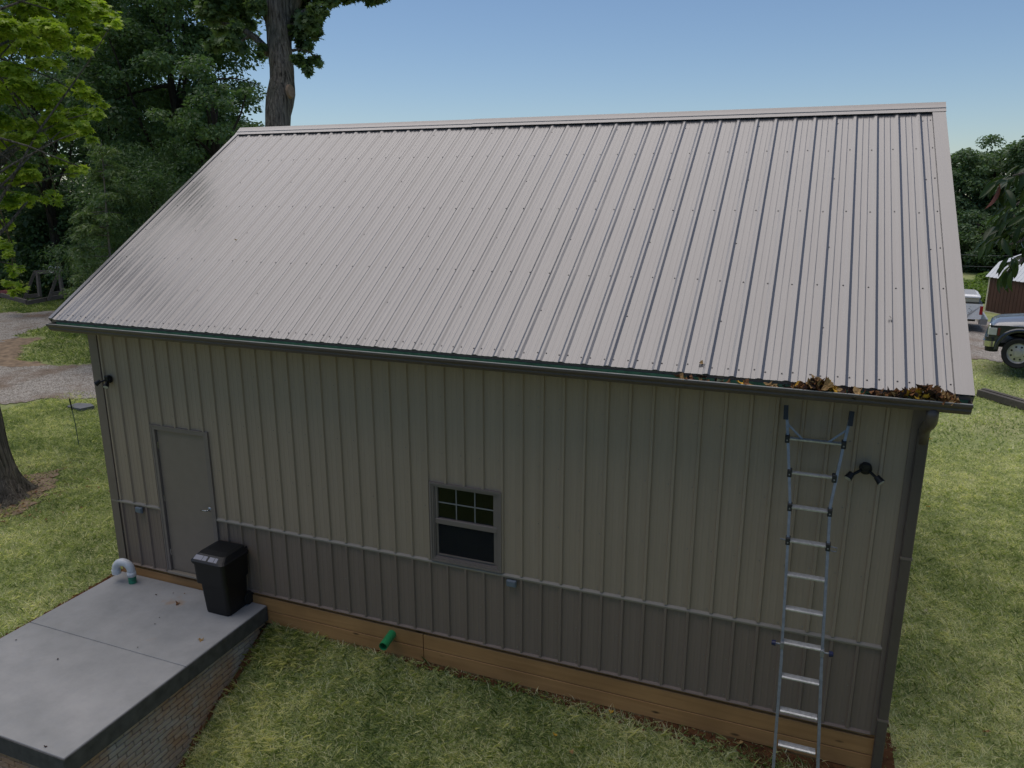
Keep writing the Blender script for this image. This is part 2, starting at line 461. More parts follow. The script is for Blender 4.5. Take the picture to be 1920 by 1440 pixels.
def inpoly(px, py, poly):
    px = np.asarray(px); py = np.asarray(py); c = np.zeros(px.shape, bool); n = len(poly)
    for i in range(n):
        x1, y1 = poly[i]; x2, y2 = poly[(i+1) % n]
        cond = ((y1 > py) != (y2 > py)) & (px < (x2-x1)*(py-y1)/(y2-y1+1e-12)+x1)
        c ^= cond
    return c
def wob(x, y, s=1.0, a=.25):
    return a*(np.sin(x*2.1*s+1.3*np.sin(y*1.7*s))+.6*np.sin(y*3.7*s+x*2.9*s)+.5*np.sin(x*7.3*s-y*5.1*s))
def sheet(name, poly, mat, step=.15, lift=.012, wa=.22, ws=1.0, label=None):
    xs = [p[0] for p in poly]; ys = [p[1] for p in poly]
    gx = np.arange(min(xs)-.6, max(xs)+.6, step); gy = np.arange(min(ys)-.6, max(ys)+.6, step)
    X, Y = np.meshgrid(gx, gy)
    inside = inpoly(X+wob(X, Y, ws, wa), Y+wob(Y+3, X, ws, wa), poly)
    n0, n1 = X.shape
    cell = inside[:-1, :-1] & inside[1:, :-1] & inside[:-1, 1:] & inside[1:, 1:]
    I = np.arange(n0*n1).reshape(n0, n1)
    q = np.stack([I[:-1, :-1][cell], I[:-1, 1:][cell], I[1:, 1:][cell], I[1:, :-1][cell]], -1).reshape(-1)
    used, inv = np.unique(q, return_inverse=True)
    VV = np.stack([X, Y, gz(X, Y)+lift], -1).reshape(-1, 3)[used]
    me = fast_mesh(name, VV, inv, 4, mat); me.shade_smooth()
    return link(name, me, kind='structure', label=label)

DRIVE_A = [(-30, 9), (-24.2, 13.5), (-22.6, 15.1), (-21.09, 16.27), (-19.0, 18.2), (-14, 22), (-11, 20.5), (-15.5, 16.3), (-16.6, 14.4), (-18.3, 13.5), (-17.7, 12.2), (-17.0, 10.6), (-16.4, 9.9), (-20, 5)]
LINKP = [(-20.5, 5.5), (-17.4, 11.2), (-16.6, 11.6), (-15.75, 10.2), (-14.4, 9.4), (-12.32, 8.6), (-11.89, 9.0), (-10.76, 9.1), (-9.0, 8.3), (-12.93, 6.2), (-16, 3)]
DRIVE_B = [(-16.5, 4.8), (-13.6, 8.3), (-12.4, 8.9), (-11.6, 9.2), (-10.9, 9.7), (-9.2, 10.2), (-4, 14), (-1.5, 12.5), (-6.6, 7.4), (-8.1, 6.75), (-8.9, 6.4), (-9.45, 6.1), (-9.87, 5.5), (-10.6, 4.3), (-13, 1)]
GRAV_R = [(10.8, 30), (13.97, 27.0), (15.77, 27.3), (17.6, 26.2), (17.8, 22.5), (15.9, 19.6), (14.8, 19.3), (14.35, 18.7), (13.63, 17.9), (13.1, 16.9), (11.0, 17.0), (9.2, 19), (8.8, 25)]
sheet('gravel_drive', DRIVE_A, M['gravel'], label='gravel drive curving past the woods')
sheet('dirt_patch', LINKP, M['dirt'], lift=.008, wa=.15, label='bare brown dirt between the two gravel tracks')
sheet('gravel_path', DRIVE_B, M['gravel'], lift=.016, label='gravel track nearest the building')
sheet('gravel_yard', GRAV_R, M['gravel'], wa=.3, label='pale gravel parking area in front of the dark pickup')
# clay strips beside the building and slab
sheet('clay_strip', [(3.2, .02), (3.4, -.02), (5.2, -.05), (7.0, -.13), (8.2, -.16), (9.2, -.30), (9.95, -.40), (10.02, .1), (9.97, 8), (9.8, 8), (9.8, .02)], M['clay'], .035, .012, .035, 5, 'exposed orange clay along the skirt boards')
sheet('clay_edge', [(-.05, .3), (-.14, .3), (-.17, -1), (-.16, -3.6), (.02, -3.6), (.02, .3)], M['clay'], .02, .012, .02, 6, 'thin clay line between the lawn and slab')
sheet('root_soil', [(-5.1, .2), (-4.2, .1), (-3.6, .5), (-3.35, 1.0), (-3.6, 1.6), (-4.0, 2.2), (-4.6, 2.6), (-5.2, 2.0)], M['dirt'], .05, .02, .10, 2, 'bare leaf-strewn soil round the tree roots')
sheet('clay_slope', [(2.5, -.02), (2.60, -.1), (2.60, -1.1), (2.58, -2), (2.55, -2.6), (2.5, -2.6)], M['clay'], .03, .03, .03, 4, 'clay bank at the foot of the brick-pattern wall')

# ------------------------------------------------------------------ grass
def grass(name, n_try, region, size, width, label, dens=None, tint=(0.5, .25), drop=()):
    x0, x1, y0, y1 = region
    x = RNG.uniform(x0, x1, n_try); y = RNG.uniform(y0, y1, n_try)
    p = np.stack([x, y, gz(x, y)], -1)
    d = p-np.array(CAM); zc = d @ np.array(FWD); u = 960+F_PX*(d @ np.array(RIGHT))/np.maximum(zc, .1); v = 720-F_PX*(d @ np.array(UP))/np.maximum(zc, .1)
    k = (zc > 1) & (u > -260) & (u < 2180) & (v < 1800) & (v > 200)
    k &= ~((x > -.02) & (x < 9.86) & (y > -.015) & (y < 7.3))
    k &= ~((x > -.02) & (x < 2.56) & (y > -3.05) & (y < .1))
    for pl in drop: k &= ~inpoly(x+wob(x, y), y+wob(y+3, x), pl)
    if dens is not None: k &= RNG.random(n_try) < dens(x, y)
    x, y = x[k], y[k]; p = p[k]; n = len(x)
    patch = .5+.5*np.sin(x*1.9+1.5*np.sin(y*1.3))*np.cos(y*2.3+1.2*np.sin(x*1.1))
    patch2 = .5+.5*np.sin(x*6.1+2*np.sin(y*5.3))*np.cos(y*7.3+2*np.sin(x*4.1))
    L = size*(.55+.8*RNG.random(n))*(.75+.5*patch2)
    a = RNG.uniform(0, 2*PI, n); lean = RNG.uniform(.4, 1.35, n)
    dirv = np.stack([np.cos(a)*np.sin(lean), np.sin(a)*np.sin(lean), np.cos(lean)], -1)
    tip = dirv.copy(); tip[:, 2] *= .35; tip /= np.linalg.norm(tip, axis=1)[:, None]
    b = a+PI/2+RNG.normal(0, .5, n); sd = np.stack([np.cos(b), np.sin(b), np.zeros(n)], -1)*(width*(.6+.8*RNG.random(n)))[:, None]
    mid = p+dirv*(L*.55)[:, None]; end = mid+tip*(L*.5)[:, None]
    V = np.stack([p-sd*.5, p+sd*.5, mid+sd*.4, end, mid-sd*.4], 1).reshape(-1, 3)
    base = np.arange(n)*5
    F = (base[:, None]+np.array([0, 1, 2, 3, 4])).reshape(-1)
    t = tint[0]+tint[1]*RNG.normal(0, 1, n)+.34*(patch-.5)+.50*(patch2-.5)
    straw = RNG.random(n) < .04+.10*patch; t = np.where(straw, t+.35, t)
    me = fast_mesh(name, V, F, 5, M['blade'], np.clip(t, 0, 1))
    return link(name, me, kind='stuff', label=label)
def noclay(x, y):
    near = (x > 2.5) & (x < 10.1) & (y > -.03-.035*np.maximum(x-6.0, 0)) & (y < .3)
    side = (x > 9.8) & (x < 10.02)
    slabl = (x > -.13) & (x < 0.02) & (y < .3)
    bank = (x > 2.5) & (x < 2.56) & (y < -.3)
    root = ((x+4.3)**2/.75+(y-1.2)**2/1.1) < 1.0+.5*np.sin(x*9+y*7)
    return np.where(near | side | slabl | bank, .12, np.where(root, .3, 1.0))
dens_r = lambda x, y: noclay(x, y)*np.clip(1.15-.045*np.maximum(y, 0), .25, 1)
grass('lawn_grass', 210000, (2.5, 10.4, -5.6, 0.0), .070, .0075, 'unevenly mown grass in front of the wall', dens_r, (.50, .28))
grass('side_grass', 230000, (9.8, 16.5, -2.5, 10.0), .060, .008, 'tan and green grass beside the building', dens_r, (.58, .26))
def tall(name, n, region, L, label, dens=None):
    g = grass(name, n, region, L, .007, label, dens, (.62, .3)); return g
tall('lawn_tufts', 42000, (2.5, 10.4, -5.6, 0.0), .13, 'longer pale grass stalks in front of the wall', noclay)
tall('side_tufts', 26000, (9.8, 16.5, -2.5, 8.0), .11, 'longer dry stalks in the side lawn', noclay)
tall('terrace_tufts', 22000, (-9.5, .0, -4.0, 7.0), .12, 'longer stalks in the lawn beside the slab', noclay)
tall('edge_weeds', 2600, (2.6, 3.4, -.45, -.03), .15, 'green weeds in the corner between slab and skirt boards', None)
grass('far_grass', 90000, (10.0, 20.0, 10.0, 27.0), .085, .017, 'greener grass near the parked pickup', dens_r, (.42, .22), (GRAV_R,))
grass('terrace_grass', 210000, (-9.5, .0, -4.0, 8.0), .065, .009, 'lawn beside the tree and slab', noclay, (.42, .2), (DRIVE_B, LINKP))
grass('island_grass', 120000, (-24.0, -4.0, 7.5, 22.0), .12, .022, 'grass island between the gravel tracks', lambda x, y: noclay(x, y)*.8, (.22, .2), (DRIVE_A, DRIVE_B, LINKP))  # low blade tint paints the tree shade over the island
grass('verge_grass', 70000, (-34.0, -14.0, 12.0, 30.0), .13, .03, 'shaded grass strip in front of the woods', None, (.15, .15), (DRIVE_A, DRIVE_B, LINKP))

# ------------------------------------------------------------------ the barn
Lx, WID = 9.84, 7.2
EY, EZ, RY, RZ = -.317, 3.505, 3.60, 6.075
PR = .2286
barn = empty('barn', 'long clay-grey metal building with a ribbed roof filling the picture', 'barn', (0, 0, 0))
slope_v = Vector((0, RY-EY, RZ-EZ)); SLEN = slope_v.length; slope_v.normalize(); slope_n = Vector((0, -slope_v.z, slope_v.y))

def profile(x0, x1, phase, h=.0125, steep=False):
    """ribbed sheet: (x, height) pairs from x0 to x1, major ribs where x = phase + k*PR"""
    pts = []
    k0 = int(math.floor((x0-phase)/PR))-1; k1 = int(math.ceil((x1-phase)/PR))+1
    for k in range(k0, k1+1):
        c = phase+k*PR
        for dx, hh in ((-.036, 0), (-.012, h), (.012, h), (.036, 0), (.068, 0), (.076, .0024), (.088, .0024), (.096, 0), (.132, 0), (.140, .0024), (.152, .0024), (.160, 0)):
            pts.append((c+dx, hh))
    if steep: pts = [(x if abs(abs((x-phase+PR/2) % PR-PR/2)-.036) > .002 else x-math.copysign(.014, (x-phase+PR/2) % PR-PR/2), hh) for x, hh in pts]
    def hat(x):
        for (xa, ha), (xb, hb) in zip(pts, pts[1:]):
            if xa <= x <= xb: return ha+(hb-ha)*(x-xa)/(xb-xa)
        return 0
    out = [(x0, hat(x0))]+[p for p in pts if x0+1e-4 < p[0] < x1-1e-4]+[(x1, hat(x1))]
    return out
ROOF_PH = -.2374
def roof_panel_mesh(width, phase_off=0.0, n=9):
    pr = profile(0, width, phase_off); b = MB(); vs = []; np_ = len(pr)
    for j in range(n+1):
        t = SLEN*j/n
        for x, h in pr:
            lift = .0018*(1-min(1, x/.06))
            w = .0012*math.sin(t*5.1+x*17)*math.sin(x*9)
            vs.append((x, slope_v.y*t+slope_n.y*(h+lift+w), slope_v.z*t+slope_n.z*(h+lift+w)))
    fs = [(j*np_+i, j*np_+i+1, (j+1)*np_+i+1, (j+1)*np_+i) for j in range(n) for i in range(np_-1)]
    # thin turned edge at the eave
    e = len(vs)
    for x, h in pr: vs.append((x, slope_n.y*(h-.004), slope_n.z*(h-.004)-.003))
    fs += [(i, e+i, e+i+1, i+1) for i in range(np_-1)]
    b.add(vs, fs); return b.mesh('roof_panel', M['roof'])
RX0, RX1 = -.29, 10.10
rp = roof_panel_mesh(4*PR)
x = ROOF_PH
first = roof_panel_mesh(ROOF_PH-RX0, ROOF_PH-RX0)
link('roof_panel', first, barn, loc=(RX0, EY, EZ))
for k in range(11):
    link('roof_panel', rp, barn, loc=(ROOF_PH+k*4*PR, EY, EZ))
xl = ROOF_PH+44*PR
link('roof_panel', roof_panel_mesh(RX1-xl), barn, loc=(xl, EY, EZ))
# rear slope
def rear(me, xx):
    o = link('rear_roof_panel', me, barn); o.rotation_euler = (0, 0, PI); o.location = (xx, 2*RY-EY, EZ)
for k in range(11): rear(rp, ROOF_PH+(k+1)*4*PR)
rear(first, RX0+.0526); rear(roof_panel_mesh(RX1-xl), RX1)
def on_roof(x, t, h=0): return Vector((x, EY, EZ))+slope_v*t+slope_n*h
# ridge cap
def ridge():
    b = MB(); prof = []
    for s in (-1, 1):
        pass
    # cross-section in (y,z) from front hem over the top to the rear hem
    f = lambda d, h: (RY-slope_v.y*d+slope_n.y*h, RZ-slope_v.z*d+slope_n.z*h)
    g = lambda d, h: (RY+slope_v.y*d-slope_n.y*h, RZ-slope_v.z*d+slope_n.z*h)
    sec = [f(.155, .020), f(.155, .027), f(.085, .029), f(.08, .036), f(.02, .038), (RY, RZ+.055), g(.02, .038), g(.08, .036), g(.085, .029), g(.155, .027), g(.155, .020), g(.02, .03), (RY, RZ+.045), f(.02, .03)]
    b.prism(sec, 0, RX0-.012, 4.05)
    sec2 = [(y, z+.004) for y, z in sec]
    b2 = MB(); b2.prism(sec2, 0, 4.0, RX1+.012)
    b.build('ridge_cap', M['roof'], barn); b2.build('ridge_cap', M['roof'], barn)
ridge()
# rake trims: a flat flange over the sheet and a vertical leg on the gable
for side in (0, 1):
    b = MB()
    xa, xb = (RX0-.006, RX0+.05) if side == 0 else (RX1-.135, RX1+.006)
    for sgn in (1, -1):
        def pt(x, t, h):
            p = on_roof(x, t, h)
            return p if sgn == 1 else Vector((p.x, 2*RY-p.y, p.z))
        t0, t1 = -.004, SLEN-.06
        xo = xa if side == 0 else xb
        vs = [pt(xa, t0, .022), pt(xb, t0, .022), pt(xb, t1, .022), pt(xa, t1, .022),
              pt(xa, t0, .026), pt(xb, t0, .026), pt(xb, t1, .026), pt(xa, t1, .026)]
        b.add(vs, [(0, 3, 2, 1), (4, 5, 6, 7), (0, 1, 5, 4), (1, 2, 6, 5), (2, 3, 7, 6), (3, 0, 4, 7)])
        xi = xo+.004*(1 if side == 0 else -1)
        vs = [pt(xo, t0, -.12), pt(xi, t0, -.12), pt(xi, t1, -.12), pt(xo, t1, -.12), pt(xo, t0, .024), pt(xi, t0, .024), pt(xi, t1, .024), pt(xo, t1, .024)]
        b.add(vs, [(0, 3, 2, 1), (4, 5, 6, 7), (0, 1, 5, 4), (1, 2, 6, 5), (2, 3, 7, 6), (3, 0, 4, 7)])
        # inner hem against the sheet
        xh = xb if side == 0 else xa
        vs = [pt(xh, t0, .0), pt(xh+.003, t0, .0), pt(xh+.003, t1, .0), pt(xh, t1, .0), pt(xh, t0, .026), pt(xh+.003, t0, .026), pt(xh+.003, t1, .026), pt(xh, t1, .026)]
        b.add(vs, [(0, 3, 2, 1), (4, 5, 6, 7), (0, 1, 5, 4), (1, 2, 6, 5), (2, 3, 7, 6), (3, 0, 4, 7)])
    b.build('rake_trim', M['roof'], barn)
# screws on the roof
def screw(b, p, n, r=.0085, h=.005):
    n = Vector(n); t = n.cross(Vector((1, 0, 0))) if abs(n.x) < .9 else n.cross(Vector((0, 1, 0))); t.normalize(); w = n.cross(t)
    vs = [p+(t*math.cos(a)+w*math.sin(a))*r for a in [i*PI/3 for i in range(6)]]+[p+n*h+(t*math.cos(a)+w*math.sin(a))*r*.7 for a in [i*PI/3 for i in range(6)]]
    b.add(vs, [(i, (i+1) % 6, 6+(i+1) % 6, 6+i) for i in range(6)]+[tuple(range(6, 12))])
b = MB()
t_rows = [.10, .71, 1.32, 1.93, 2.54, 3.15, 3.76, 4.37]
for ri, t in enumerate(t_rows):
    full = ri in (0, 2, 4, 6)
    for k in range(46):
        c = ROOF_PH+k*PR
        if full:
            for dx in (-.045, .045):
                if ri in (2, 4, 6) and dx > 0: continue
                if RX0 < c+dx < RX1-.14: screw(b, on_roof(c+dx+random.uniform(-.004, .004), t+random.uniform(-.012, .012), 0), slope_n)
            if ri == 0 or random.random() < .6:
                pass
        elif k % 4 == 0 and c+.045 < RX1-.14:
            screw(b, on_roof(c+.04+random.uniform(-.004, .004), t+random.uniform(-.015, .015), 0), slope_n)
    screw(b, on_roof(RX1-.155, t+.02, 0), slope_n)
b.build('roof_screws', M['screw'], barn, kind='stuff')

# walls: ribbed sheets with openings
DOOR = (.90, 1.815, -.02, 2.115)
WIN = (4.990, 5.872, .957, 1.928)
WPH = 4.277 % PR
def wall_panel(x0, x1, z0, z1, mat, name, holes, flip=1):
    pr = profile(x0, x1, WPH, .023, True)
    xs = set(p[0] for p in pr)
    for hx0, hx1, _, _ in holes:
        for q in (hx0, hx1):
            if x0 < q < x1: xs.add(q)
    xs = sorted(xs)
    px_ = [p[0] for p in pr]; ph = [p[1] for p in pr]
    H = np.interp(xs, px_, ph)
    b = MB()
    for i in range(len(xs)-1):
        mx = (xs[i]+xs[i+1])/2; spans = [(z0, z1)]
        for hx0, hx1, hz0, hz1 in holes:
            if hx0 < mx < hx1:
                ns = []
                for a, c in spans:
                    if hz1 <= a or hz0 >= c: ns.append((a, c)); continue
                    if hz0 > a: ns.append((a, hz0))
                    if hz1 < c: ns.append((hz1, c))
                spans = ns
        for a, c in spans:
            ya, yb = -H[i]-.002*(1 if i < 3 else 0), -H[i+1]-.002*(1 if i+1 < 3 else 0)
            n = 4
            for j in range(n):
                za = a+(c-a)*j/n; zb = a+(c-a)*(j+1)/n
                b.add([(xs[i], ya, za), (xs[i+1], yb, za), (xs[i+1], yb, zb), (xs[i], ya, zb)], [(0, 1, 2, 3)])
    if b.v:
        me = bpy.data.meshes.new(name); me.from_pydata(b.v, [], b.f); me.materials.append(mat)
        import bmesh
        bm = bmesh.new(); bm.from_mesh(me); bmesh.ops.remove_doubles(bm, verts=bm.verts, dist=1e-5); bm.to_mesh(me); bm.free()
        link(name, me, barn)
WTOP = 3.37; ZW = .945
xx = .03
cuts = [.03]; c0 = WPH+2*PR
while c0 < Lx-.1: cuts.append(c0); c0 += 4*PR
cuts.append(Lx-.03)
for a, c in zip(cuts, cuts[1:]):
    if c-a < .02: continue
    wall_panel(a, c, ZW+.012, WTOP, M['wall'], 'wall_panel', [DOOR, WIN])
    wall_panel(a, c, .0, ZW-.028, M['wains'], 'wainscot_panel', [DOOR, WIN])
# wainscot trim: two lengths, either side of the door; and bottom drip edge
def ztrim(x0, x1):
    b = MB(); b.prism([(0, ZW-.032), (-.010, ZW-.032), (-.024, ZW-.030), (-.026, ZW-.012), (-.024, ZW-.008), (-.004, ZW+.012), (0, ZW+.012)], 0, x0, x1)
    b.build('wainscot_trim', M['trim_light'], barn)
ztrim(-.012, DOOR[0]-.001); ztrim(DOOR[1]+.001, Lx-.100)
for x0, x1 in ((.0, DOOR[0]-.002), (DOOR[1]+.002, Lx-.10)):
    b = MB(); b.prism([(.0, .004), (-.030, -.008), (-.031, -.014), (-.026, -.014), (.0, -.002)], 0, x0, x1)
    b.build('drip_trim', M['trim'], barn)
# siding screws
b = MB()
for z in (.05, .46, ZW+.045, 1.62, 2.28, 2.93):
    k = 0; c = WPH-PR*0
    while c < Lx-.15:
        xs_ = c-.045
        if xs_ > .1 and not (DOOR[0]-.03 < xs_ < DOOR[1]+.03 and z < DOOR[3]+.03) and not (WIN[0]-.02 < xs_ < WIN[1]+.02 and WIN[2]-.02 < z < WIN[3]+.02):
            screw(b, Vector((xs_+random.uniform(-.006, .006), -.001, z+random.uniform(-.006, .006))), (0, -1, 0), .0065, .006)
        c += PR
for q in np.arange(DOOR[0]+.02, DOOR[1], PR): screw(b, Vector((q, -.001, DOOR[3]+.035)), (0, -1, 0), .006, .006)
b.build('siding_screws', M['screw_wall'], barn, kind='stuff')
# corner trims (front corners)
for sx in (0, 1):
    b = MB()
    if sx == 0: b.box((-.022, -.024, -.01), (.115, -.020, WTOP)); b.box((.115, -.026, ZW+.014), (.128, 0, WTOP)); b.box((-.022, -.020, -.01), (-.018, .11, WTOP))
    else: b.box((Lx-.10, -.024, -.01), (Lx+.022, -.020, WTOP)); b.box((Lx-.112, -.022, ZW+.014), (Lx-.10, 0, WTOP)); b.box((Lx+.018, -.020, -.01), (Lx+.022, .11, WTOP))
    b.build('corner_trim', M['trim'], barn)
# gable walls and rear wall (simple ribbed look from the same sheet profile)
for xg, s in ((-.018, -1), (Lx+.018, 1)):
    b = MB(); y0, y1 = .0, WID
    vs = [(xg, y0, 0), (xg, y1, 0), (xg, y1, EZ-.1), (xg, RY, RZ-.03), (xg, y0, EZ-.1+.10)]
    n = 40; prev = None
    def ztop(y): return EZ-.02+(RZ-EZ)/(RY-EY)*(y-EY) if y < RY else EZ-.02+(RZ-EZ)/(RY-EY)*(2*RY-EY-y)
    pr = profile(0, WID, .1)
    for (ya, ha), (yb, hb) in zip(pr, pr[1:]):
        b.add([(xg+s*ha*.8, ya, 0), (xg+s*hb*.8, yb, 0), (xg+s*hb*.8, yb, ztop(yb)), (xg+s*ha*.8, ya, ztop(ya))], [(0, 1, 2, 3)])
    b.build('gable_wall', M['wall'], barn)
b = MB()
pr = profile(0, Lx, .1)
for (xa, ha), (xb, hb) in zip(pr, pr[1:]): b.add([(xa, WID+ha, 0), (xb, WID+hb, 0), (xb, WID+hb, WTOP), (xa, WID+ha, WTOP)], [(0, 1, 2, 3)])
b.build('rear_wall', M['wall'], barn)
# soffit, fascia, inner wall behind openings
b = MB(); b.box((RX0+.01, EY+.035, WTOP-.012), (RX1-.01, .02, WTOP)); b.build('soffit', M['soffit'], barn)
b = MB(); b.box((RX0+.01, EY+.018, WTOP-.02), (RX1-.01, EY+.034, EZ+.0)); b.build('fascia', M['trim'], barn)
b = MB(); b.box((.05, .25, .0), (Lx-.05, .27, .02)); b.box((.05, .05, -.02), (Lx-.05, WID-.05, .0)); b.build('floor_plate', M['dark'], barn)

# gutter
GY0, GY1 = EY+.016, -.445
GZT = 3.472
b = MB()
sec = [(GY0, GZT+.005), (GY0, GZT-.095), (GY1+.055, GZT-.095), (GY1+.028, GZT-.066), (GY1+.030, GZT-.05), (GY1, GZT-.022), (GY1, GZT), (GY1+.014, GZT), (GY1+.014, GZT-.006), (GY1+.004, GZT-.006),
       (GY1+.004, GZT-.022), (GY1+.034, GZT-.05), (GY1+.032, GZT-.064), (GY1+.058, GZT-.091), (GY0-.004, GZT-.091), (GY0-.004, GZT+.005)]
b.prism(sec, 0, RX0+.09, RX1-.02)
gut = b.build('gutter', M['gutter'], barn)
b = MB(); b.box((RX0+.088, GY1-.0015, GZT-.004), (RX1-.018, GY1+.0165, GZT+.0022)); b.build('gutter_lip', M['gutter_edge'], gut)
b = MB(); b.prism([(GY0-.0045, GZT+.002), (GY0-.0045, GZT-.088), (GY1+.058, GZT-.088), (GY1+.036, GZT-.066), (GY1+.040, GZT-.066), (GY1+.060, GZT-.083), (GY0-.0085, GZT-.083), (GY0-.0085, GZT+.002)], 0, RX0+.1, RX1-.03)
b.build('gutter_liner', M['liner'], gut)
for xe in (RX0+.086, RX1-.02):
    b = MB(); b.prism([(GY0, GZT+.005), (GY0, GZT-.095), (GY1+.055, GZT-.095), (GY1+.028, GZT-.066), (GY1+.030, GZT-.05), (GY1, GZT-.022), (GY1, GZT)], 0, xe, xe+.004)
    b.build('end_cap', M['gutter'], gut)
# downspout with elbow at the right-hand corner
b = MB(); b.box((Lx-.062, -.088, -.60), (Lx+.028, -.030, 3.12), .008); dsp = b.build('downspout', M['gutter'], barn)
b = MB()
pts = [(Lx-.02, -.36, 3.39), (Lx-.02, -.36, 3.33), (Lx-.018, -.335, 3.27), (Lx-.016, -.25, 3.22), (Lx-.016, -.14, 3.17), (Lx-.017, -.075, 3.10), (Lx-.017, -.06, 3.0)]
b.tube(pts, [.048, .050, .050, .050, .048, .044, .042], 14); b.build('elbow', M['gutter'], dsp, smooth=True)
for z in (.2, 1.9):
    b = MB(); b.box((Lx-.066, -.092, z), (Lx+.032, -.026, z+.025)); b.build('strap', M['trim'], dsp)

# skirt boards: a top strip, then two rows of two-by-eights, each length a board
row = [(-.008, -.060, .012), (-.066, -.252, -.012), (-.260, -.440, -.012), (-.446, -.66, -.004)]
for ri, (zt, zb, yo) in enumerate(row):
    segs = [(0.0, 4.838), (4.846, Lx-.02)]
    if ri == 3: segs = [(2.6, 4.84), (4.845, Lx-.02)]
    for xa, xb in segs:
        b = MB(); b.box((xa, yo, zb), (xb, yo+.038, zt), .005); b.build('skirt_board', M['skirt'], barn)

# door
x0, x1, z0, z1 = DOOR
fr = MB()
fr.box((x0, -.026, z0), (x0+.045, .05, z1)); fr.box((x1-.045, -.026, z0), (x1, .05, z1)); fr.box((x0+.046, -.026, z1-.04), (x1-.046, .05, z1))
fr.box((x0-.022, -.030, z0), (x0-.001, -.002, z1+.02)); fr.box((x1+.001, -.030, z0), (x1+.022, -.002, z1+.02)); fr.box((x0-.001, -.030, z1+.001), (x1+.001, -.002, z1+.02))
fr.build('door_frame', M['frame'], barn)
b = MB(); b.box((x0+.05, .008, .035), (x1-.05, .045, z1-.045), .003); door = b.build('door', M['door'], barn)
b = MB(); b.box((x0+.0, -.055, -.004), (x1-.0, .05, .028), .004); b.build('threshold', M['trim_light'], barn)
b = MB(); hx, hz = 1.72, 1.05
b.cyl((hx, .008, hz), (hx, -.004, hz), .032, 16); b.cyl((hx, -.003, hz), (hx, -.05, hz), .011, 10); b.tube([(hx, -.05, hz), (hx-.05, -.052, hz-.003), (hx-.11, -.045, hz-.01)], [.011, .010, .008], 8)
b.build('handle', M['steel'], door, smooth=True)
for z in (.3, 1.1, 1.85):
    b = MB(); b.cyl((x0+.05, .002, z-.05), (x0+.05, .002, z+.05), .007, 8); b.build('hinge', M['steel'], door)

# window
x0, x1, z0, z1 = WIN
def ring(b, a0, a1, c0, c1, w, y0, y1):
    b.box((a0, y0, c0), (a0+w, y1, c1)); b.box((a1-w, y0, c0), (a1, y1, c1)); b.box((a0+w, y0, c1-w), (a1-w, y1, c1)); b.box((a0+w, y0, c0), (a1-w, y1, c0+w))
b = MB(); ring(b, x0, x1, z0, z1, .022, -.034, .02); win = b.build('window', M['frame'], barn)
b = MB(); ring(b, x0+.0225, x1-.0225, z0+.0225, z1-.0225, .022, -.024, .03); ring(b, x0+.045, x1-.045, z0+.045, z1-.045, .012, -.012, .04); b.build('inner_frame', M['frame'], win)
gx0, gx1 = x0+.087, x1-.105; zt1 = z1-.062; zt0 = z0+.535; zl1 = z0+.465; zl0 = z0+.075
b = MB(); b.box((x0+.058, .0, zt0-.005), (gx0, .035, z1-.058)); b.box((gx1, .0, zt0-.005), (x1-.058, .035, z1-.058)); b.box((gx0, .0, zt1), (gx1, .035, z1-.058)); b.box((x0+.058, -.010, zl1), (x1-.058, .035, zt0-.006), .004)
b.build('upper_sash', M['frame'], win)
b = MB(); b.box((x0+.058, .010, z0+.058), (gx0, .045, zl1-.001)); b.box((gx1, .010, z0+.058), (x1-.058, .045, zl1-.001)); b.box((gx0, .010, z0+.058), (gx1, .045, zl0)); b.box((gx0-.005, -.004, zl0+.004), (gx1+.005, .006, zl0+.016))
b.build('lower_sash', M['frame'], win)
def vpane(a0, a1, c0, c1, y, mat, nm='pane'):
    b = MB(); b.box((a0, y, c0), (a1, y+.003, c1)); b.build(nm, mat, win)
w3 = (gx1-gx0)/3; hm = (zt0+zt1)/2
for k in range(3):
    for (c0, c1) in ((zt0, hm), (hm, zt1)): vpane(gx0+k*w3+.004, gx0+(k+1)*w3-.004, c0+.004, c1-.004, .022, M['glass'])
def muntins(c0, c1, y):
    mid = (c0+c1)/2
    for k in (1, 2):
        b = MB(); b.box((gx0+k*w3-.006, y, c0), (gx0+k*w3+.006, y+.008, c1)); b.build('muntin', M['muntin'], win)
    b = MB(); b.box((gx0, y+.002, mid-.006), (gx1, y+.010, mid+.006)); b.build('muntin', M['muntin'], win)
muntins(zt0, zt1, .012)
hm2 = (zl0+zl1)/2
vpane(gx0, gx1, zl0, zl1, .034, M['glass']); muntins(zl0, zl1, .038)
vpane(gx0, gx1, zl0+.002, zl1-.002, .008, M['screen'], 'insect_screen')

# twin-head floodlights on the wall
def floodlight(x, z, heads):
    b = MB(); b.cyl((x, -.015, z), (x, -.05, z), .054, 20); b.cyl((x, -.05, z), (x, -.06, z), .043, 20, .03)
    p = b.build('floodlight', M['black'], barn, smooth=False)
    b = MB(); b.box((x-.035, -.075, z+.0), (x+.035, -.05, z+.055), .008); b.build('motion_sensor', M['black'], p)
    for dx, dz, aim in heads:
        a = Vector((x+dx*.35, -.055, z+dz*.35)); c = Vector((x+dx, -.11, z+dz)); d = Vector(aim).normalized()
        b = MB(); b.tube([a, a.lerp(c, .6)+Vector((0, -.01, 0)), c], .013, 8)
        b.cyl(c-d*.025, c+d*.04, .026, 14, .036)
        h = b.build('lamp_head', M['black'], p)
        b = MB(); b.cyl(c+d*.036, c+d*.042, .031, 14); b.build('lens', M['lens'], p)
floodlight(.262, 2.69, [(-.10, -.03, (-.6, -.5, -.5)), (.045, -.05, (.3, -.8, -.7))])
floodlight(9.41, 2.70, [(-.125, -.055, (-.5, -.6, -.7)), (.105, -.06, (.6, -.5, -.6))])
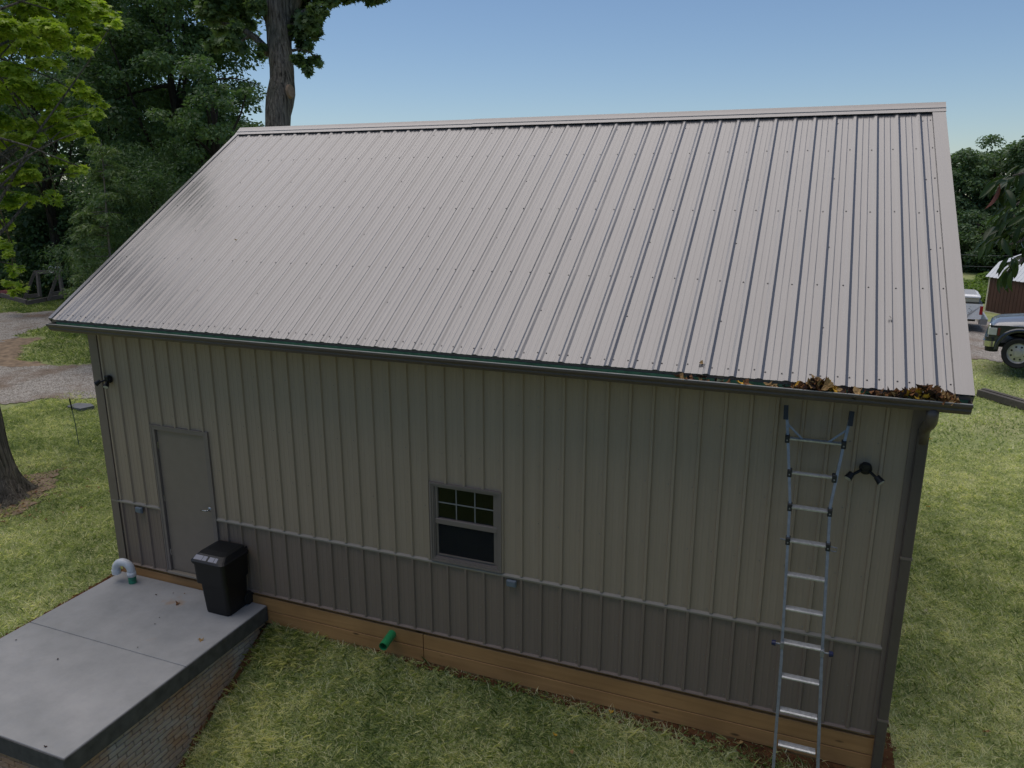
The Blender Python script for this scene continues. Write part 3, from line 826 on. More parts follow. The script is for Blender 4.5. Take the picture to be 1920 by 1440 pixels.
# weatherproof outlet boxes
for x, z in ((.505, .862), (5.996, .862)):
    b = MB(); b.box((x-.058, -.052, z-.04), (x+.058, -.019, z+.04), .006); ob = b.build('outlet_box', M['box'], barn)
    b = MB(); b.box((x-.050, -.060, z-.031), (x+.050, -.053, z+.033), .003); b.build('cover', M['box'], ob)
# green drain pipe through the skirt
b = MB()
def pipe_hollow(b, a, c, r, ri, n=20):
    a = Vector(a); c = Vector(c); d = (c-a).normalized(); u = d.cross(Vector((0, 0, 1))).normalized(); w = d.cross(u)
    rg = lambda p, rr: [p+(u*math.cos(2*PI*k/n)+w*math.sin(2*PI*k/n))*rr for k in range(n)]
    vs = rg(a, r)+rg(c, r)+rg(c, ri)+rg(a, ri)
    fs = []
    for s in range(3): fs += [(s*n+k, s*n+(k+1) % n, (s+1)*n+(k+1) % n, (s+1)*n+k) for k in range(n)]
    b.add(vs, fs)
pipe_hollow(b, (4.413, .02, -.155), (4.436, -.27, -.172), .054, .048)
dp = b.build('drain_pipe', M['green_pipe'], barn, smooth=False)
b = MB(); b.cyl((4.414, .02, -.155), (4.4255, -.13, -.164), .0478, 20); b.build('pipe_inner_shade', M['pipe_in'], dp)  # dark green plug: shade inside the pipe put into its colour

# ------------------------------------------------------------------ porch slab
porch = empty('porch', 'raised grey concrete slab with brick-pattern sides below the door', 'porch', (0, 0, 0))
SX0, SX1, SY0, SY1, SZ = 0.0, 2.53, -2.985, -.022, -.17
b = MB(); b.box((SX0, -1.427, SZ-.21), (SX1, SY1, SZ), .006); b.build('slab_section', M['concrete'], porch)
b = MB(); b.box((SX0, SY0, SZ-.21), (SX1, -1.433, SZ), .006); b.build('slab_section', M['concrete'], porch)
b = MB(); b.box((SX1+.0, SY0-.012, SZ-.213), (SX1+.012, SY1, SZ-.007), .004); b.box((SX0, SY0-.012, SZ-.213), (SX1-.001, SY0-.0005, SZ-.007), .004)
b.build('slab_edge', M['slab_edge'], porch)
b = MB(); b.box((SX0+.02, SY0+.04, -2.6), (SX1-.055, SY1, SZ-.212)); b.build('foundation_wall', M['mortar'], porch)
# stamped bricks: running bond; only those above the soil
def brickmesh(seed, L, H, D=.03):
    rnd = random.Random(seed); b = MB(); b.box((-L/2, -D/2, -H/2), (L/2, D/2, H/2), .006)
    b.v = [(x+rnd.uniform(-.002, .002), y+rnd.uniform(-.004, .002), z+rnd.uniform(-.002, .002)) for x, y, z in b.v]
    return b.mesh('brick', M['brick'])
BL, BH, J = .196, .058, .009
bm_ = [brickmesh(i, BL, BH) for i in range(5)]; bh_ = brickmesh(9, .094, BH)
cnt = 0; spare = MB()
cand = []
z = SZ-.213-.006-BH/2; r = 0
while z > -2.0:
    off = 0 if r % 2 == 0 else (BL+J)/2
    y = SY1-.03-BL/2+off-(BL+J)*0
    while y > SY0+.02:
        yc = y
        if yc+BL/2 > SY1-.01: y -= BL+J; continue
        if z+BH/2 > gzf(SX1+.15, yc)-.02: cand.append((0, yc, z))
        y -= BL+J
    xq = SX1-.05-BL/2-off
    while xq > SX0:
        if z > gzf(SX1+.1, SY0-.1)-.05 and z > -.8: cand.append((1, xq, z))
        xq -= BL+J
    z -= BH+J; r += 1
cand.sort(key=lambda c: (c[0], -c[2]))
for kind, q, z in cand:
    if cnt < 296:
        o = link('brick', random.choice(bm_), porch)
        if kind == 0: o.location = (SX1-.042, q, z); o.rotation_euler = (0, 0, PI/2)
        else: o.location = (q, SY0+.028, z)
        cnt += 1
    else:
        if kind == 0: spare.box((SX1-.057, q-BL/2, z-BH/2), (SX1-.027, q+BL/2, z+BH/2), .006)
        else: spare.box((q-BL/2, SY0+.013, z-BH/2), (q+BL/2, SY0+.043, z+BH/2), .006)
if spare.v: spare.build('lower_bricks', M['brick'], porch, kind='stuff')

# gooseneck vent pipe standing on the slab
vp = empty('vent_pipe', 'white plastic gooseneck vent pipe on a green stub at the slab corner', 'pipe', (.41, -.215, SZ))
b = MB(); b.cyl((0, 0, 0), (0, 0, .115), .052, 20); b.build('stub', M['teal'], vp, smooth=False)
b = MB()
b.cyl((0, 0, .105), (0, 0, .17), .060, 20)
P_ = [Vector((0, 0, .16))]
for k in range(0, 13):
    th = PI*k/12; P_.append(Vector((-.115+.115*math.cos(th), 0, .19+.115*math.sin(th))))
P_.append(Vector((-.23, 0, .165)))
b.tube(P_, .054, 18)
b.build('elbow', M['white_pipe'], vp, smooth=True)
b = MB(); b.cyl((-.23, 0, .185), (-.23, 0, .125), .060, 20); b.cyl((-.115, 0, .19+.11-.058), (-.112, 0, .19+.115+.058), .002, 4)
b.build('collar', M['white_pipe'], vp)
vp.rotation_euler = (0, 0, math.radians(12))

# ------------------------------------------------------------------ wheeled bin
binr = empty('wheelie_bin', 'black wheeled rubbish bin with a hinged lid on the slab by the door', 'bin', (2.09, -.255, SZ))
def rrect(x0, x1, y0, y1, r, n=4):
    pts = []
    for cx, cy, a0 in ((x1-r, y1-r, 0), (x0+r, y1-r, PI/2), (x0+r, y0+r, PI), (x1-r, y0+r, 3*PI/2)):
        for k in range(n+1): a = a0+PI/2*k/n; pts.append((cx+r*math.cos(a), cy+r*math.sin(a)))
    return pts
def loft(b, secs, caps=True):
    n = len(secs[0][0]); vs = []
    for pts, zf in secs:
        for p in pts: vs.append((p[0], p[1], zf(p) if callable(zf) else zf))
    fs = [(s*n+k, s*n+(k+1) % n, (s+1)*n+(k+1) % n, (s+1)*n+k) for s in range(len(secs)-1) for k in range(n)]
    if caps: fs += [tuple(reversed(range(n))), tuple(range((len(secs)-1)*n, len(secs)*n))]
    b.add(vs, fs)
b = MB()
loft(b, [(rrect(-.175, .175, -.165, .175, .04), .004), (rrect(-.18, .18, -.17, .18, .045), .03), (rrect(-.198, .198, -.195, .195, .05), .38),
         (rrect(-.200, .200, -.198, .196, .05), .43), (rrect(-.225, .225, -.235, .20, .05), .435), (rrect(-.232, .232, -.245, .205, .05), .70),
         (rrect(-.245, .245, -.262, .215, .055), .71), (rrect(-.245, .245, -.262, .215, .055), .735)])
bb = b.build('body', M['black'], binr)
b = MB()
def zl(h): return lambda p: .742+h*(1-min(1, max(abs(p[0])/.25, 0))**3)
loft(b, [(rrect(-.252, .252, -.272, .220, .06), .728), (rrect(-.252, .252, -.272, .220, .06), .748), (rrect(-.235, .235, -.255, .205, .06), .765),
         (rrect(-.20, .20, -.17, .19, .05), .815), (rrect(-.15, .15, -.08, .16, .05), .828)])
for k in (-1, 1): b.box((k*.012-.004, -.25, .77), (k*.012+.004, -.249, .77))
lid = b.build('lid', M['black'], binr)
for x0_, x1_ in ((-.205, -.085), (-.078, -.018), (.012, .090), (.098, .14)):
    b = MB(); zA, zB = .7685, .7995
    nrm = .0025
    b.add([(x0_, -.248, zA+nrm-.002), (x1_, -.248, zA+nrm-.002), (x1_*.96, -.196, zB+nrm+.002), (x0_*.96, -.196, zB+nrm+.002)], [(0, 1, 2, 3)])
    b.add([(x0_, -.248, zA-.006), (x1_, -.248, zA-.006), (x1_*.96, -.196, zB-.006), (x0_*.96, -.196, zB-.006)], [(0, 3, 2, 1)])
    b.build('lid_ridge', M['sticker'], lid)
b = MB(); b.tube([(-.17, .19, .755), (-.17, .25, .765), (-.155, .265, .768), (.155, .265, .768), (.17, .25, .765), (.17, .19, .755)], .014, 8); b.cyl((0, .19, .76), (0, .262, .768), .011, 8)
b.build('handle', M['black'], binr)
for s in (-1, 1):
    b = MB(); b.cyl((s*.165, .185, .085), (s*.205, .185, .085), .085, 20); b.cyl((s*.2055, .185, .085), (s*.210, .185, .085), .045, 14); b.build('wheel', M['black_soft'], binr)
b = MB(); b.cyl((-.17, .185, .085), (.17, .185, .085), .012, 8); b.build('axle', M['black_soft'], binr)
binr.scale = (1.06, 1.06, 1.03)

# ------------------------------------------------------------------ ladder
AL = .26; SA, CA = math.sin(AL), math.cos(AL)
def LP(k, x, off=0.0):   # k rungs below the third one; off = distance out of the ladder plane towards the yard
    t = .305*k
    return Vector((x, -.314-t*SA-off*CA, 2.351-t*CA+off*SA))
lad = empty('ladder', 'aluminium extension ladder with flared top leaning under the gutter', 'ladder', (8.9, -1.0, -.6))
def lad_add(mb, name, mat, **k):
    o = mb.build(name, mat, lad, **k); o.matrix_parent_inverse = Matrix.Translation((-8.9, 1.0, .6)); return o
def bar(b, p, q, w, d):
    p = Vector(p); q = Vector(q); t = (q-p).normalized(); nrm = Vector((0, -CA, SA)); s = t.cross(nrm).normalized(); nrm = s.cross(t)
    vs = [pp+s*(a*w/2)+nrm*(c*d/2) for pp in (p, q) for a, c in ((-1, -1), (1, -1), (1, 1), (-1, 1))]
    b.add(vs, [(0, 1, 2, 3), (7, 6, 5, 4), (0, 4, 5, 1), (1, 5, 6, 2), (2, 6, 7, 3), (3, 7, 4, 0)])
xl = lambda k: 8.806+.012*k
xr = lambda k: 9.123+.012*k+.018
# lower fixed section rails run to the ground, upper (inner) rails flare
for side, xf in ((-1, xl), (1, xr)):
    b = MB(); bar(b, LP(4.55, xf(4.55)-side*.0), LP(9.9, xf(9.9)+side*.03, -.0), .026, .06); lad_add(b, 'rail', M['alu'])
    b = MB()
    xt = {-1: (8.700, 8.735, 8.777), 1: (9.235, 9.200, 9.150)}[side]
    bar(b, LP(4.9, xf(4.9)), LP(-.15, xf(-.15)), .024, .055); bar(b, LP(-.15, xf(-.15)), LP(-2, xt[1]), .024, .05); bar(b, LP(-2, xt[1]), LP(-2.85, xt[0]), .024, .05)
    lad_add(b, 'rail', M['alu'])
    b = MB(); bar(b, LP(-2.55, xt[0]), LP(-2.98, xt[0]-side*-.006), .040, .065); lad_add(b, 'rail_cap', M['bracket'])
    b = MB(); bar(b, LP(-2.45, xt[0]+(-side)*.012), LP(-2.02, xt[1]-side*.125, -.0), .016, .020); lad_add(b, 'brace', M['alu'])
    b = MB(); bar(b, LP(10.0, xf(9.9)+side*.03), LP(9.75, xf(9.8)+side*.03), .045, .08); lad_add(b, 'foot', M['black_soft'])
for k in range(-2, 10):
    xa, xb = xl(k), xr(k)
    if k == -1: xa, xb = 8.777, 9.150
    if k == -2: xa, xb = 8.730, 9.200
    if k == 9: xa -= .02; xb += .02
    b = MB(); p, q = LP(k, xa+.012, .0), LP(k, xb-.012, .0)
    # D-shaped tread: flat top, ribbed front
    n_up = Vector((0, 0, 1)); n_out = Vector((0, -1, 0)); dd = .036 if k > -1 else .026
    prof = [(-dd, .012), (-dd*.3, .015), (dd*.6, .014), (dd, .008), (dd*.95, -.004), (dd*.5, -.012), (dd*.2, -.010), (-dd*.2, -.018), (-dd, -.016)]
    vs = []
    for pp in (p, q): vs += [pp+n_out*a+n_up*c for a, c in prof]
    n = len(prof); b.add(vs, [(i, (i+1) % n, n+(i+1) % n, n+i) for i in range(n)]+[tuple(reversed(range(n))), tuple(range(n, 2*n))])
    rg = lad_add(b, 'rung', M['alu_rung'])
    if k in (-2, -1, 0, 1, 8):
        for xx_ in (xa, xb):
            b = MB(); c = LP(k, xx_, .004); b.box((c.x-.020, c.y-.034, c.z-.036), (c.x+.020, c.y+.034, c.z+.036), .005); lad_add(b, 'bracket', M['bracket'])
            b = MB(); b.cyl((c.x, c.y-.033, c.z-.008), (c.x, c.y-.040, c.z-.008), .007, 8); lad_add(b, 'rivet', M['alu'])
for side, xf in ((-1, xl), (1, xr)):
    c = LP(4.05, xf(4.05), .0)
    b = MB(); b.cyl(c+Vector((side*.012, -.02, 0)), c+Vector((side*.06, -.02, 0)), .009, 8); b.box((c.x-.016, c.y-.045, c.z-.035), (c.x+.016, c.y+.02, c.z+.03), .004); lad_add(b, 'locking_pin', M['alu'])
    b = MB(); b.cyl(c+Vector((side*.055, -.02, 0)), c+Vector((side*.09, -.02, 0)), .028, 12, .022); lad_add(b, 'knob', M['blue'])
c = LP(1, xr(1)+.02, .0)
b = MB(); b.tube([c+Vector((0, -.02, .01)), c+Vector((.055, -.02, .005)), c+Vector((.055, -.02, -.032)), c+Vector((0, -.02, -.03))], .005, 6); lad_add(b, 'hook', M['alu'])
for xx_, s in ((xl(1)-.02, -1), (xl(8)-.02, -1), (xr(8)+.03, 1)):
    kk = 1 if xx_ == xl(1)-.02 else 8
    c = LP(kk, xx_, .0); b = MB(); b.cyl(c, c+Vector((s*.045, 0, .004)), .008, 8); lad_add(b, 'rod_end', M['alu'])
# ------------------------------------------------------------------ foliage builder
LEAF = {
 'diamond': np.array([[-.5, 0, 0], [.05, -.26, .06], [.5, 0, 0], [.05, .26, .06]]),
 'narrow': np.array([[-.5, 0, 0], [0, -.12, .03], [.5, 0, -.04], [0, .12, .03]]),
 'lobed': np.array([[-.45, 0, 0], [-.22, -.20, .02], [-.28, -.46, 0], [.02, -.24, .03], [.16, -.44, -.02], [.20, -.14, .03], [.52, 0, -.05], [.20, .14, .03], [.16, .44, -.02], [.02, .24, .03], [-.28, .46, 0], [-.22, .20, .02]]),
}
def leaves(name, clumps, n, size, kind, mat, parent, droop=.25, flat=.55, tint=(.5, .22), up=.8, top_light=0.0):
    """clumps: list of (center, radius); leaves spread through each clump, flattened by flat"""
    C = np.array([list(c) for c, r in clumps]); R = np.array([r for c, r in clumps], float)
    w = R**2; w = w/w.sum()
    k = RNG.choice(len(R), n, p=w)
    d = RNG.normal(size=(n, 3)); d /= np.linalg.norm(d, axis=1)[:, None]
    rad = RNG.random(n)**.45
    d[:, 2] *= flat
    p = C[k]+d*(R[k]*rad)[:, None]
    # leaves gather along twigs: pull part of them to shared lines
    p += RNG.normal(0, .02, (n, 3))
    p[:, 2] -= droop*(rad**2)*R[k]*.5
    L = LEAF[kind]; m = len(L)
    nrm = RNG.normal(size=(n, 3))*.55; nrm[:, 2] += up; nrm += d*.35; nrm /= np.linalg.norm(nrm, axis=1)[:, None]
    t = d+RNG.normal(size=(n, 3))*.6; t[:, 2] -= .5; t -= nrm*(t*nrm).sum(1)[:, None]; t /= np.linalg.norm(t, axis=1)[:, None]
    s = np.cross(nrm, t); sz = size*(.65+.7*RNG.random(n))
    V = p[:, None, :]+(L[None, :, 0, None]*t[:, None]+L[None, :, 1, None]*s[:, None]+L[None, :, 2, None]*nrm[:, None])*sz[:, None, None]
    F = np.arange(n*m)
    ct = RNG.normal(0, .16, len(R))
    tt = np.clip(tint[0]+tint[1]*RNG.normal(size=n)+ct[k], 0, 1)
    me = fast_mesh(name, V.reshape(-1, 3), F, m, mat, tt)
    return link(name, me, parent)
def local(root, pts): return [Vector(p)-root.location for p in pts]
def limb(mb, a, c, r0, r1, bend=.12, n=6, seg=7):
    a = Vector(a); c = Vector(c); L = (c-a).length; side = Vector((random.uniform(-1, 1), random.uniform(-1, 1), random.uniform(-.2, .8)))*L*bend
    pts = []; rr = []
    for i in range(n+1):
        t = i/n; pts.append(a.lerp(c, t)+side*math.sin(PI*t)+Vector((random.uniform(-1, 1), random.uniform(-1, 1), random.uniform(-1, 1)))*L*.012); rr.append(r0+(r1-r0)*t)
    mb.tube(pts, rr, seg)
def ellipsoid_clumps(c, rad, n, rc, hollow=.35, seed=0, gap=0.0):
    """clump centres spread through an ellipsoid, thinned by a noise field so that gaps stay"""
    rnd = random.Random(seed); out = []; guard = 0
    c = Vector(c)
    while len(out) < n and guard < n*40:
        guard += 1
        d = Vector((rnd.gauss(0, 1), rnd.gauss(0, 1), rnd.gauss(0, 1))).normalized()
        r = hollow+(1-hollow)*rnd.random()**.6
        p = c+Vector((d.x*rad[0], d.y*rad[1], d.z*rad[2]))*r
        if gap and noise.noise(p*.55+Vector((seed, 0, 0))) < -1+gap*2-.75: continue
        out.append((p, rc*rnd.uniform(.65, 1.35)))
    return out
def tree(name, label, base, height, trunk_r, crown_c, crown_r, nclump, rc, nleaf, size, kind, mat, barkm='bark_dark', seed=1, group=None, flat=.5, gap=.3, tint=(.5, .22), extra=(), branches=10, cat='tree', hollow=.35, fork=None):
    random.seed(seed)
    base = Vector(base); root = empty(name, label, cat, base, 0, group)
    cc = Vector(crown_c)-base
    tb = MB(); top = Vector((cc.x*.9, cc.y*.9, cc.z+crown_r[2]*.5))
    pts = []; rr = []
    for i in range(9):
        t = i/8; pts.append(Vector((top.x*t**1.5, top.y*t**1.5, -.3+(top.z+.3)*t))+Vector((random.uniform(-1, 1), random.uniform(-1, 1), 0))*trunk_r*.35*(t > 0)); rr.append(trunk_r*(1.35 if i == 0 else 1.0-.75*t))
    tb.tube(pts, rr, 12, .15)
    cl = ellipsoid_clumps(cc, crown_r, nclump, rc, hollow, seed, gap)+[(Vector(p)-base, r) for p, r in extra]
    for p, r in random.sample(cl, min(branches, len(cl)))+[(Vector(q)-base, r) for q, r in extra][:14]:
        t = random.uniform(.35, .85); j = int(t*8); a = pts[j]
        limb(tb, a, p, trunk_r*.32, .02, .10)
    tb.build('trunk', M[barkm], root, smooth=True)
    leaves('crown', cl, nleaf, size, kind, M[mat], root, flat=flat, tint=tint)
    return root

# ---- the big trunk standing behind the roof, forked at the top
D = 16.0; k_ = D/F_PX
root = empty('oak_tree', 'tall oak trunk with a sawn-off limb scar rising behind the ridge', 'tree', at(520, 235, D).xy.to_3d()+Vector((0, 0, gzf(*at(520, 235, D).xy))))
loc = root.location
tb = MB()
pts = [loc+Vector((0, 0, -.3)), loc+Vector((.0, 0, .6)), loc+Vector((.02, 0, 3)), at(519, 262, D), at(520, 235, D), at(521, 212, D), at(524.5, 192, D), at(528, 172, D), at(529, 150, D), at(528.5, 128, D), at(526, 105, D), at(524.5, 85, D), at(523.5, 62, D), at(522.5, 42, D), at(522, 24, D), at(522, 8, D)]
rr = [.62, .40, .30] + [q*k_ for q in (22.5, 22.3, 23, 25, 24.6, 21.8, 21.3, 21.3, 21.6, 22.6, 24.2, 27.5, 31)]
def dense(pts, rr, n):
    P2 = []; R2 = []
    for i in range(len(pts)-1):
        for j in range(n): t = j/n; P2.append(Vector(pts[i]).lerp(Vector(pts[i+1]), t)); R2.append(rr[i]+(rr[i+1]-rr[i])*t)
    return P2+[Vector(pts[-1])], R2+[rr[-1]]
pts, rr = dense(local(root, pts), rr, 3); tb.tube(pts, rr, 40, .10, 9.0)
for us, rs in (([(514, 30), (497, 4), (485, -40), (474, -130)], (20, 17, 15, 10)), ([(530, 30), (547, 6), (566, -40), (586, -130)], (20, 17, 15, 10))):
    p2, r2 = dense(local(root, [at(u, v, D) for u, v in us]), [q*k_ for q in rs], 3); tb.tube(p2, r2, 28, .10, 7.0)
# side limbs
for us, rs in (([(505, 100), (480, 72), (455, 55), (425, 45), (385, 40)], (9, 6, 5, 3.5, 1.5)), ([(552, 30), (575, 20), (610, 2), (650, -10), (690, -20)], (6, 4, 3, 2, 1)),
               ([(548, 95), (562, 92), (580, 98), (597, 108)], (3, 2, 1.3, .7)), ([(545, 45), (570, 48), (595, 60)], (4, 2.4, 1)),
               ([(470, 66), (455, 75), (440, 88)], (3, 2, 1))):
    p2, r2 = dense(local(root, [at(u, v, D) for u, v in us]), [q*k_ for q in rs], 3); tb.tube(p2, r2, 10, .05)
trunk = tb.build('trunk', M['bark'], root, smooth=True)
def disc(c, nrm, a, b_, name, mat, parent, th=.02):
    q = nrm.to_track_quat('Z', 'Y'); mb = MB(); n = 20; vs = []
    for h, s in ((-.05, 1.15), (th*.5, 1.0), (th*.2, .80)):
        for i in range(n): vs.append(Vector(c)+q @ Vector((a*s*math.cos(2*PI*i/n), b_*s*math.sin(2*PI*i/n), h)))
    mb.add(vs, [(s*n+i, s*n+(i+1) % n, (s+1)*n+(i+1) % n, (s+1)*n+i) for s in range(2) for i in range(n)]+[tuple(range(2*n, 3*n))])
    return mb.build(name, mat, parent)
kc = at(546, 171, D-.28)-loc
disc(kc, (RIGHT*.86-FWD*.42).normalized(), .10, .125, 'branch_scar', M['cutwood'], trunk)
def cl_px(lst, D, jitter=.5, rs=1.0):
    return [(at(u, v, D+random.uniform(-jitter, jitter)), r*rs*D/F_PX) for u, v, r in lst]
oakc = [(565, 15, 26), (580, 40, 24), (560, 60, 20), (590, 62, 15), (598, 18, 18), (572, 84, 15), (558, 112, 12), (575, 118, 13), (592, 112, 11), (600, 120, 7), (578, 133, 8), (560, 35, 24), (620, 0, 18), (648, 2, 10), (668, -6, 12), (692, 0, 8), (640, -25, 30), (590, -30, 45), (555, -60, 60), (470, -40, 60), (480, 10, 20), (455, 22, 18), (430, 10, 20), (470, 48, 12), (440, 52, 14), (412, 55, 14), (492, 88, 8), (430, 80, 16), (450, 90, 12), (400, 84, 18), (487, 103, 5), (395, 20, 30), (425, -30, 50), (700, -30, 40), (520, -110, 70), (640, -90, 60)]
leaves('crown', [(p-loc, r) for p, r in cl_px(oakc, D, .7)], 15000, .15, 'lobed', M['leaf_mid'], root, flat=.8, tint=(.5, .22))

# ---- bright maple in front on the left, trunk at the picture's edge
random.seed(5)
mb_ = Vector((-4.45, 1.25, gzf(-4.45, 1.25)))
root = empty('maple_tree', 'bright yellow-green maple with a thick grey trunk and flaring roots', 'tree', mb_)
tb = MB(); H = 11.0; n = 60; nv_ = 44; vs = []
for i in range(n+1):
    t = (i/n)**1.5; z = -.35+t*(H+.35)
    flare = .36*math.exp(-max(z, -.1)/.28)
    lean = Vector((-.10*z*.35, .05*z*.3, 0))
    for kq in range(nv_):
        th = 2*PI*kq/nv_
        rootw = max(0, math.cos(5*th+.6))**2*.9+max(0, math.cos(3*th-1.0))**4*.7
        r = .335-.014*z+flare*(.25+rootw)
        r *= 1+.055*noise.noise(Vector((math.cos(th)*7, math.sin(th)*7, z*1.1)))+.03*noise.noise(Vector((math.cos(th)*16, math.sin(th)*16, z*2.5)))
        vs.append(lean+Vector((r*math.cos(th), r*math.sin(th), z)))
tb.add(vs, [(i*nv_+q, i*nv_+(q+1) % nv_, (i+1)*nv_+(q+1) % nv_, (i+1)*nv_+q) for i in range(n) for q in range(nv_)])
for a, L in ((-.9, .75), (-.35, .7), (-1.7, .5), (.4, .5), (2.4, .6)):
    d = Vector((math.cos(a), math.sin(a), 0)); P3 = []
    for j in range(8):
        q = .25+L*j/7; w = Vector((-d.y, d.x, 0))*.08*math.sin(j*1.1+a); p = d*q+w
        P3.append(Vector((p.x, p.y, gzf(mb_.x+p.x, mb_.y+p.y)-mb_.z+.06-.02*j)))
    tb.tube(P3, [.13, .11, .10, .085, .07, .055, .04, .02], 10, .2, 5)
mapc = []
# foliage sprays: photo outline of the maple (u, v, radius px), at 13-17 m
outline = [(15, 20, 60), (70, 10, 55), (125, 25, 45), (165, 15, 40), (195, 30, 28), (215, 45, 16), (60, 70, 55), (115, 65, 45), (160, 62, 34), (30, 120, 50), (85, 125, 30), (150, 95, 20),
           (20, 175, 46), (70, 180, 38), (110, 170, 26), (145, 165, 26), (170, 178, 20), (40, 225, 42), (95, 215, 34), (140, 205, 30), (175, 205, 22), (192, 196, 12), (20, 275, 40), (70, 265, 34), (115, 250, 30), (150, 245, 24), (170, 262, 14),
           (15, 330, 34), (55, 320, 26), (100, 300, 22), (140, 315, 18), (155, 318, 10), (20, 370, 26), (50, 375, 20), (85, 378, 14), (110, 375, 12), (95, 360, 12), (15, 420, 20), (8, 460, 16), (25, 500, 12), (12, 470, 14), (30, 512, 12), (10, 535, 12), (40, 505, 9), (38, 540, 7), (25, 548, 8), (48, 542, 6),
           (-40, 60, 90), (-60, 200, 90), (-60, 330, 70), (-40, 430, 50), (100, -60, 80), (200, -50, 50), (0, -80, 100), (-120, 0, 120), (-160, 200, 120)]
for u, v, r in outline:
    for q in range(3 if r > 15 else 2):
        Dq = random.uniform(12.6, 16.5); mapc.append((at(u+random.uniform(-.5, .5)*r, v+random.uniform(-.5, .5)*r, Dq)-mb_, r*.62*Dq/F_PX))
for p, r in random.sample(mapc, 34): limb(tb, Vector((-.35*.3, .05, 0))+Vector((0, 0, random.uniform(3.8, 9.5))), p, .030, .008, .08)
limb(tb, (-.2, .1, 6.0), at(60, 60, 14.5)-mb_, .05, .015); limb(tb, (-.2, .1, 4.6), at(60, 260, 14.0)-mb_, .06, .02); limb(tb, (-.15, .1, 4.0), at(60, 370, 13.5)-mb_, .05, .015)
tb.build('trunk', M['bark'], root, smooth=True)
leaves('crown', mapc, 42000, .125, 'lobed', M['leaf_maple'], root, flat=.38, droop=.5, tint=(.48, .22), up=1.1)
# old cut stump just in front of it
st = empty('tree_stump', 'low broken grey stump beside the maple roots', 'stump', (-4.02, .62, gzf(-4.02, .62)))
b = MB(); b.tube([(0, 0, -.2), (0, 0, .02), (.01, 0, .25), (.02, .01, .42)], [.20, .17, .15, .15], 20, .25, 4); b.build('bark', M['bark'], st, smooth=False)

# ---- woods behind the left side
def W(u, v, d): return at(u, v, d)
def gbase(p): return (p.x, p.y, gzf(p.x, p.y))
specs = [
 # u, v(crown centre), depth, crown radii (x,y,z), clumps, rc, leaves, size, kind, mat, tint, label
 (320, 120, 27, (2.9, 3.0, 4.6), 140, .85, 46000, .17, 'diamond', 'leaf_dark', (.55, .22), 'dense dark broadleaf tree whose edge meets the sky beside the forked oak'),
 (405, 250, 24, (1.3, 2.0, 2.4), 44, .45, 8000, .14, 'diamond', 'leaf_dark', (.6, .22), 'dark tree with sky showing through its thin edge just above the roof slope'),
 (210, 110, 31, (3.4, 3, 5.8), 110, 1.0, 34000, .18, 'diamond', 'leaf_dark', (.40, .2), 'shadowy tall tree seen between the maple and the dense dark tree'),
 (60, 150, 34, (4.5, 3, 6.0), 100, 1.1, 26000, .19, 'diamond', 'leaf_dark', (.45, .2), 'deep green tree standing behind the bright maple'),
 (290, 400, 25, (2.4, 2.2, 2.4), 70, .75, 24000, .15, 'narrow', 'leaf_dark', (.6, .22), 'dark undergrowth tree touching the roof slope halfway down'),
 (90, 440, 37, (4.4, 2.0, 2.6), 80, .85, 22000, .17, 'diamond', 'leaf_dark', (.3, .2), 'low shaded tree behind the timber swing frame'),
 (230, 500, 27, (2.6, 1.8, 1.7), 50, .6, 14000, .14, 'narrow', 'leaf_dark', (.5, .22), 'feathery shrub by the gutter end and the timber frame'),
]
for i, (u, v, d, cr, nc, rc, nl, sz, kd, mt, tn, lb) in enumerate(specs):
    c = W(u, v, d); tree('broadleaf_tree', lb, gbase(c), 10, .26, c, cr, nc, rc, nl, sz, kd, mt, seed=20+i, group='woods beyond the gravel drive', tint=tn, flat=.5, gap=.35)
# twiggy bare branch reaching toward the oak
br = empty('dead_branch', 'bare dead branch poking out of the dark tree into the sky', 'branch', at(385, 150, 24))
b = MB(); pl = br.location
P5 = [at(u, v, 24)-pl for u, v in ((385, 152), (415, 148), (440, 147), (460, 151), (478, 157), (492, 168))]
b.tube(P5, [.05, .035, .025, .018, .012, .006], 6)
for a, c in (((440, 147), (455, 135)), ((432, 147), (438, 138)), ((466, 153), (470, 165)), ((470, 154), (492, 160)), ((440, 147), (450, 160))):
    b.tube([at(*a, 24)-pl, at(*c, 24)-pl], [.014, .005], 5)
b.build('twigs', M['bark_dark'], br)
# feathery sapling
c = at(182, 385, 22.5)
sap = empty('sapling', 'slim feathery light-green sapling before the dark woods', 'tree', gbase(c)); sl_ = sap.location
b = MB(); topp = at(190, 268, 22.5)-sl_; b.tube([(0, 0, -.2), topp*.35, topp*.7, topp], [.05, .04, .03, .01], 7)
sc_ = []
random.seed(3)
for k in range(46):
    t = random.uniform(.22, 1.0); a = random.uniform(0, 2*PI); L = (1.15-t)*1.5+.15
    p = topp*t+Vector((math.cos(a)*L, math.sin(a)*L, random.uniform(-.1, .15))); b.tube([topp*t, p], [.015, .005], 5); sc_.append((topp*t+(p-topp*t)*.75, .30+.22*(1-t)))
b.build('trunk', M['bark'], sap)
leaves('crown', sc_, 9000, .16, 'narrow', M['leaf_mid'], sap, flat=.35, droop=.6, tint=(.7, .2))
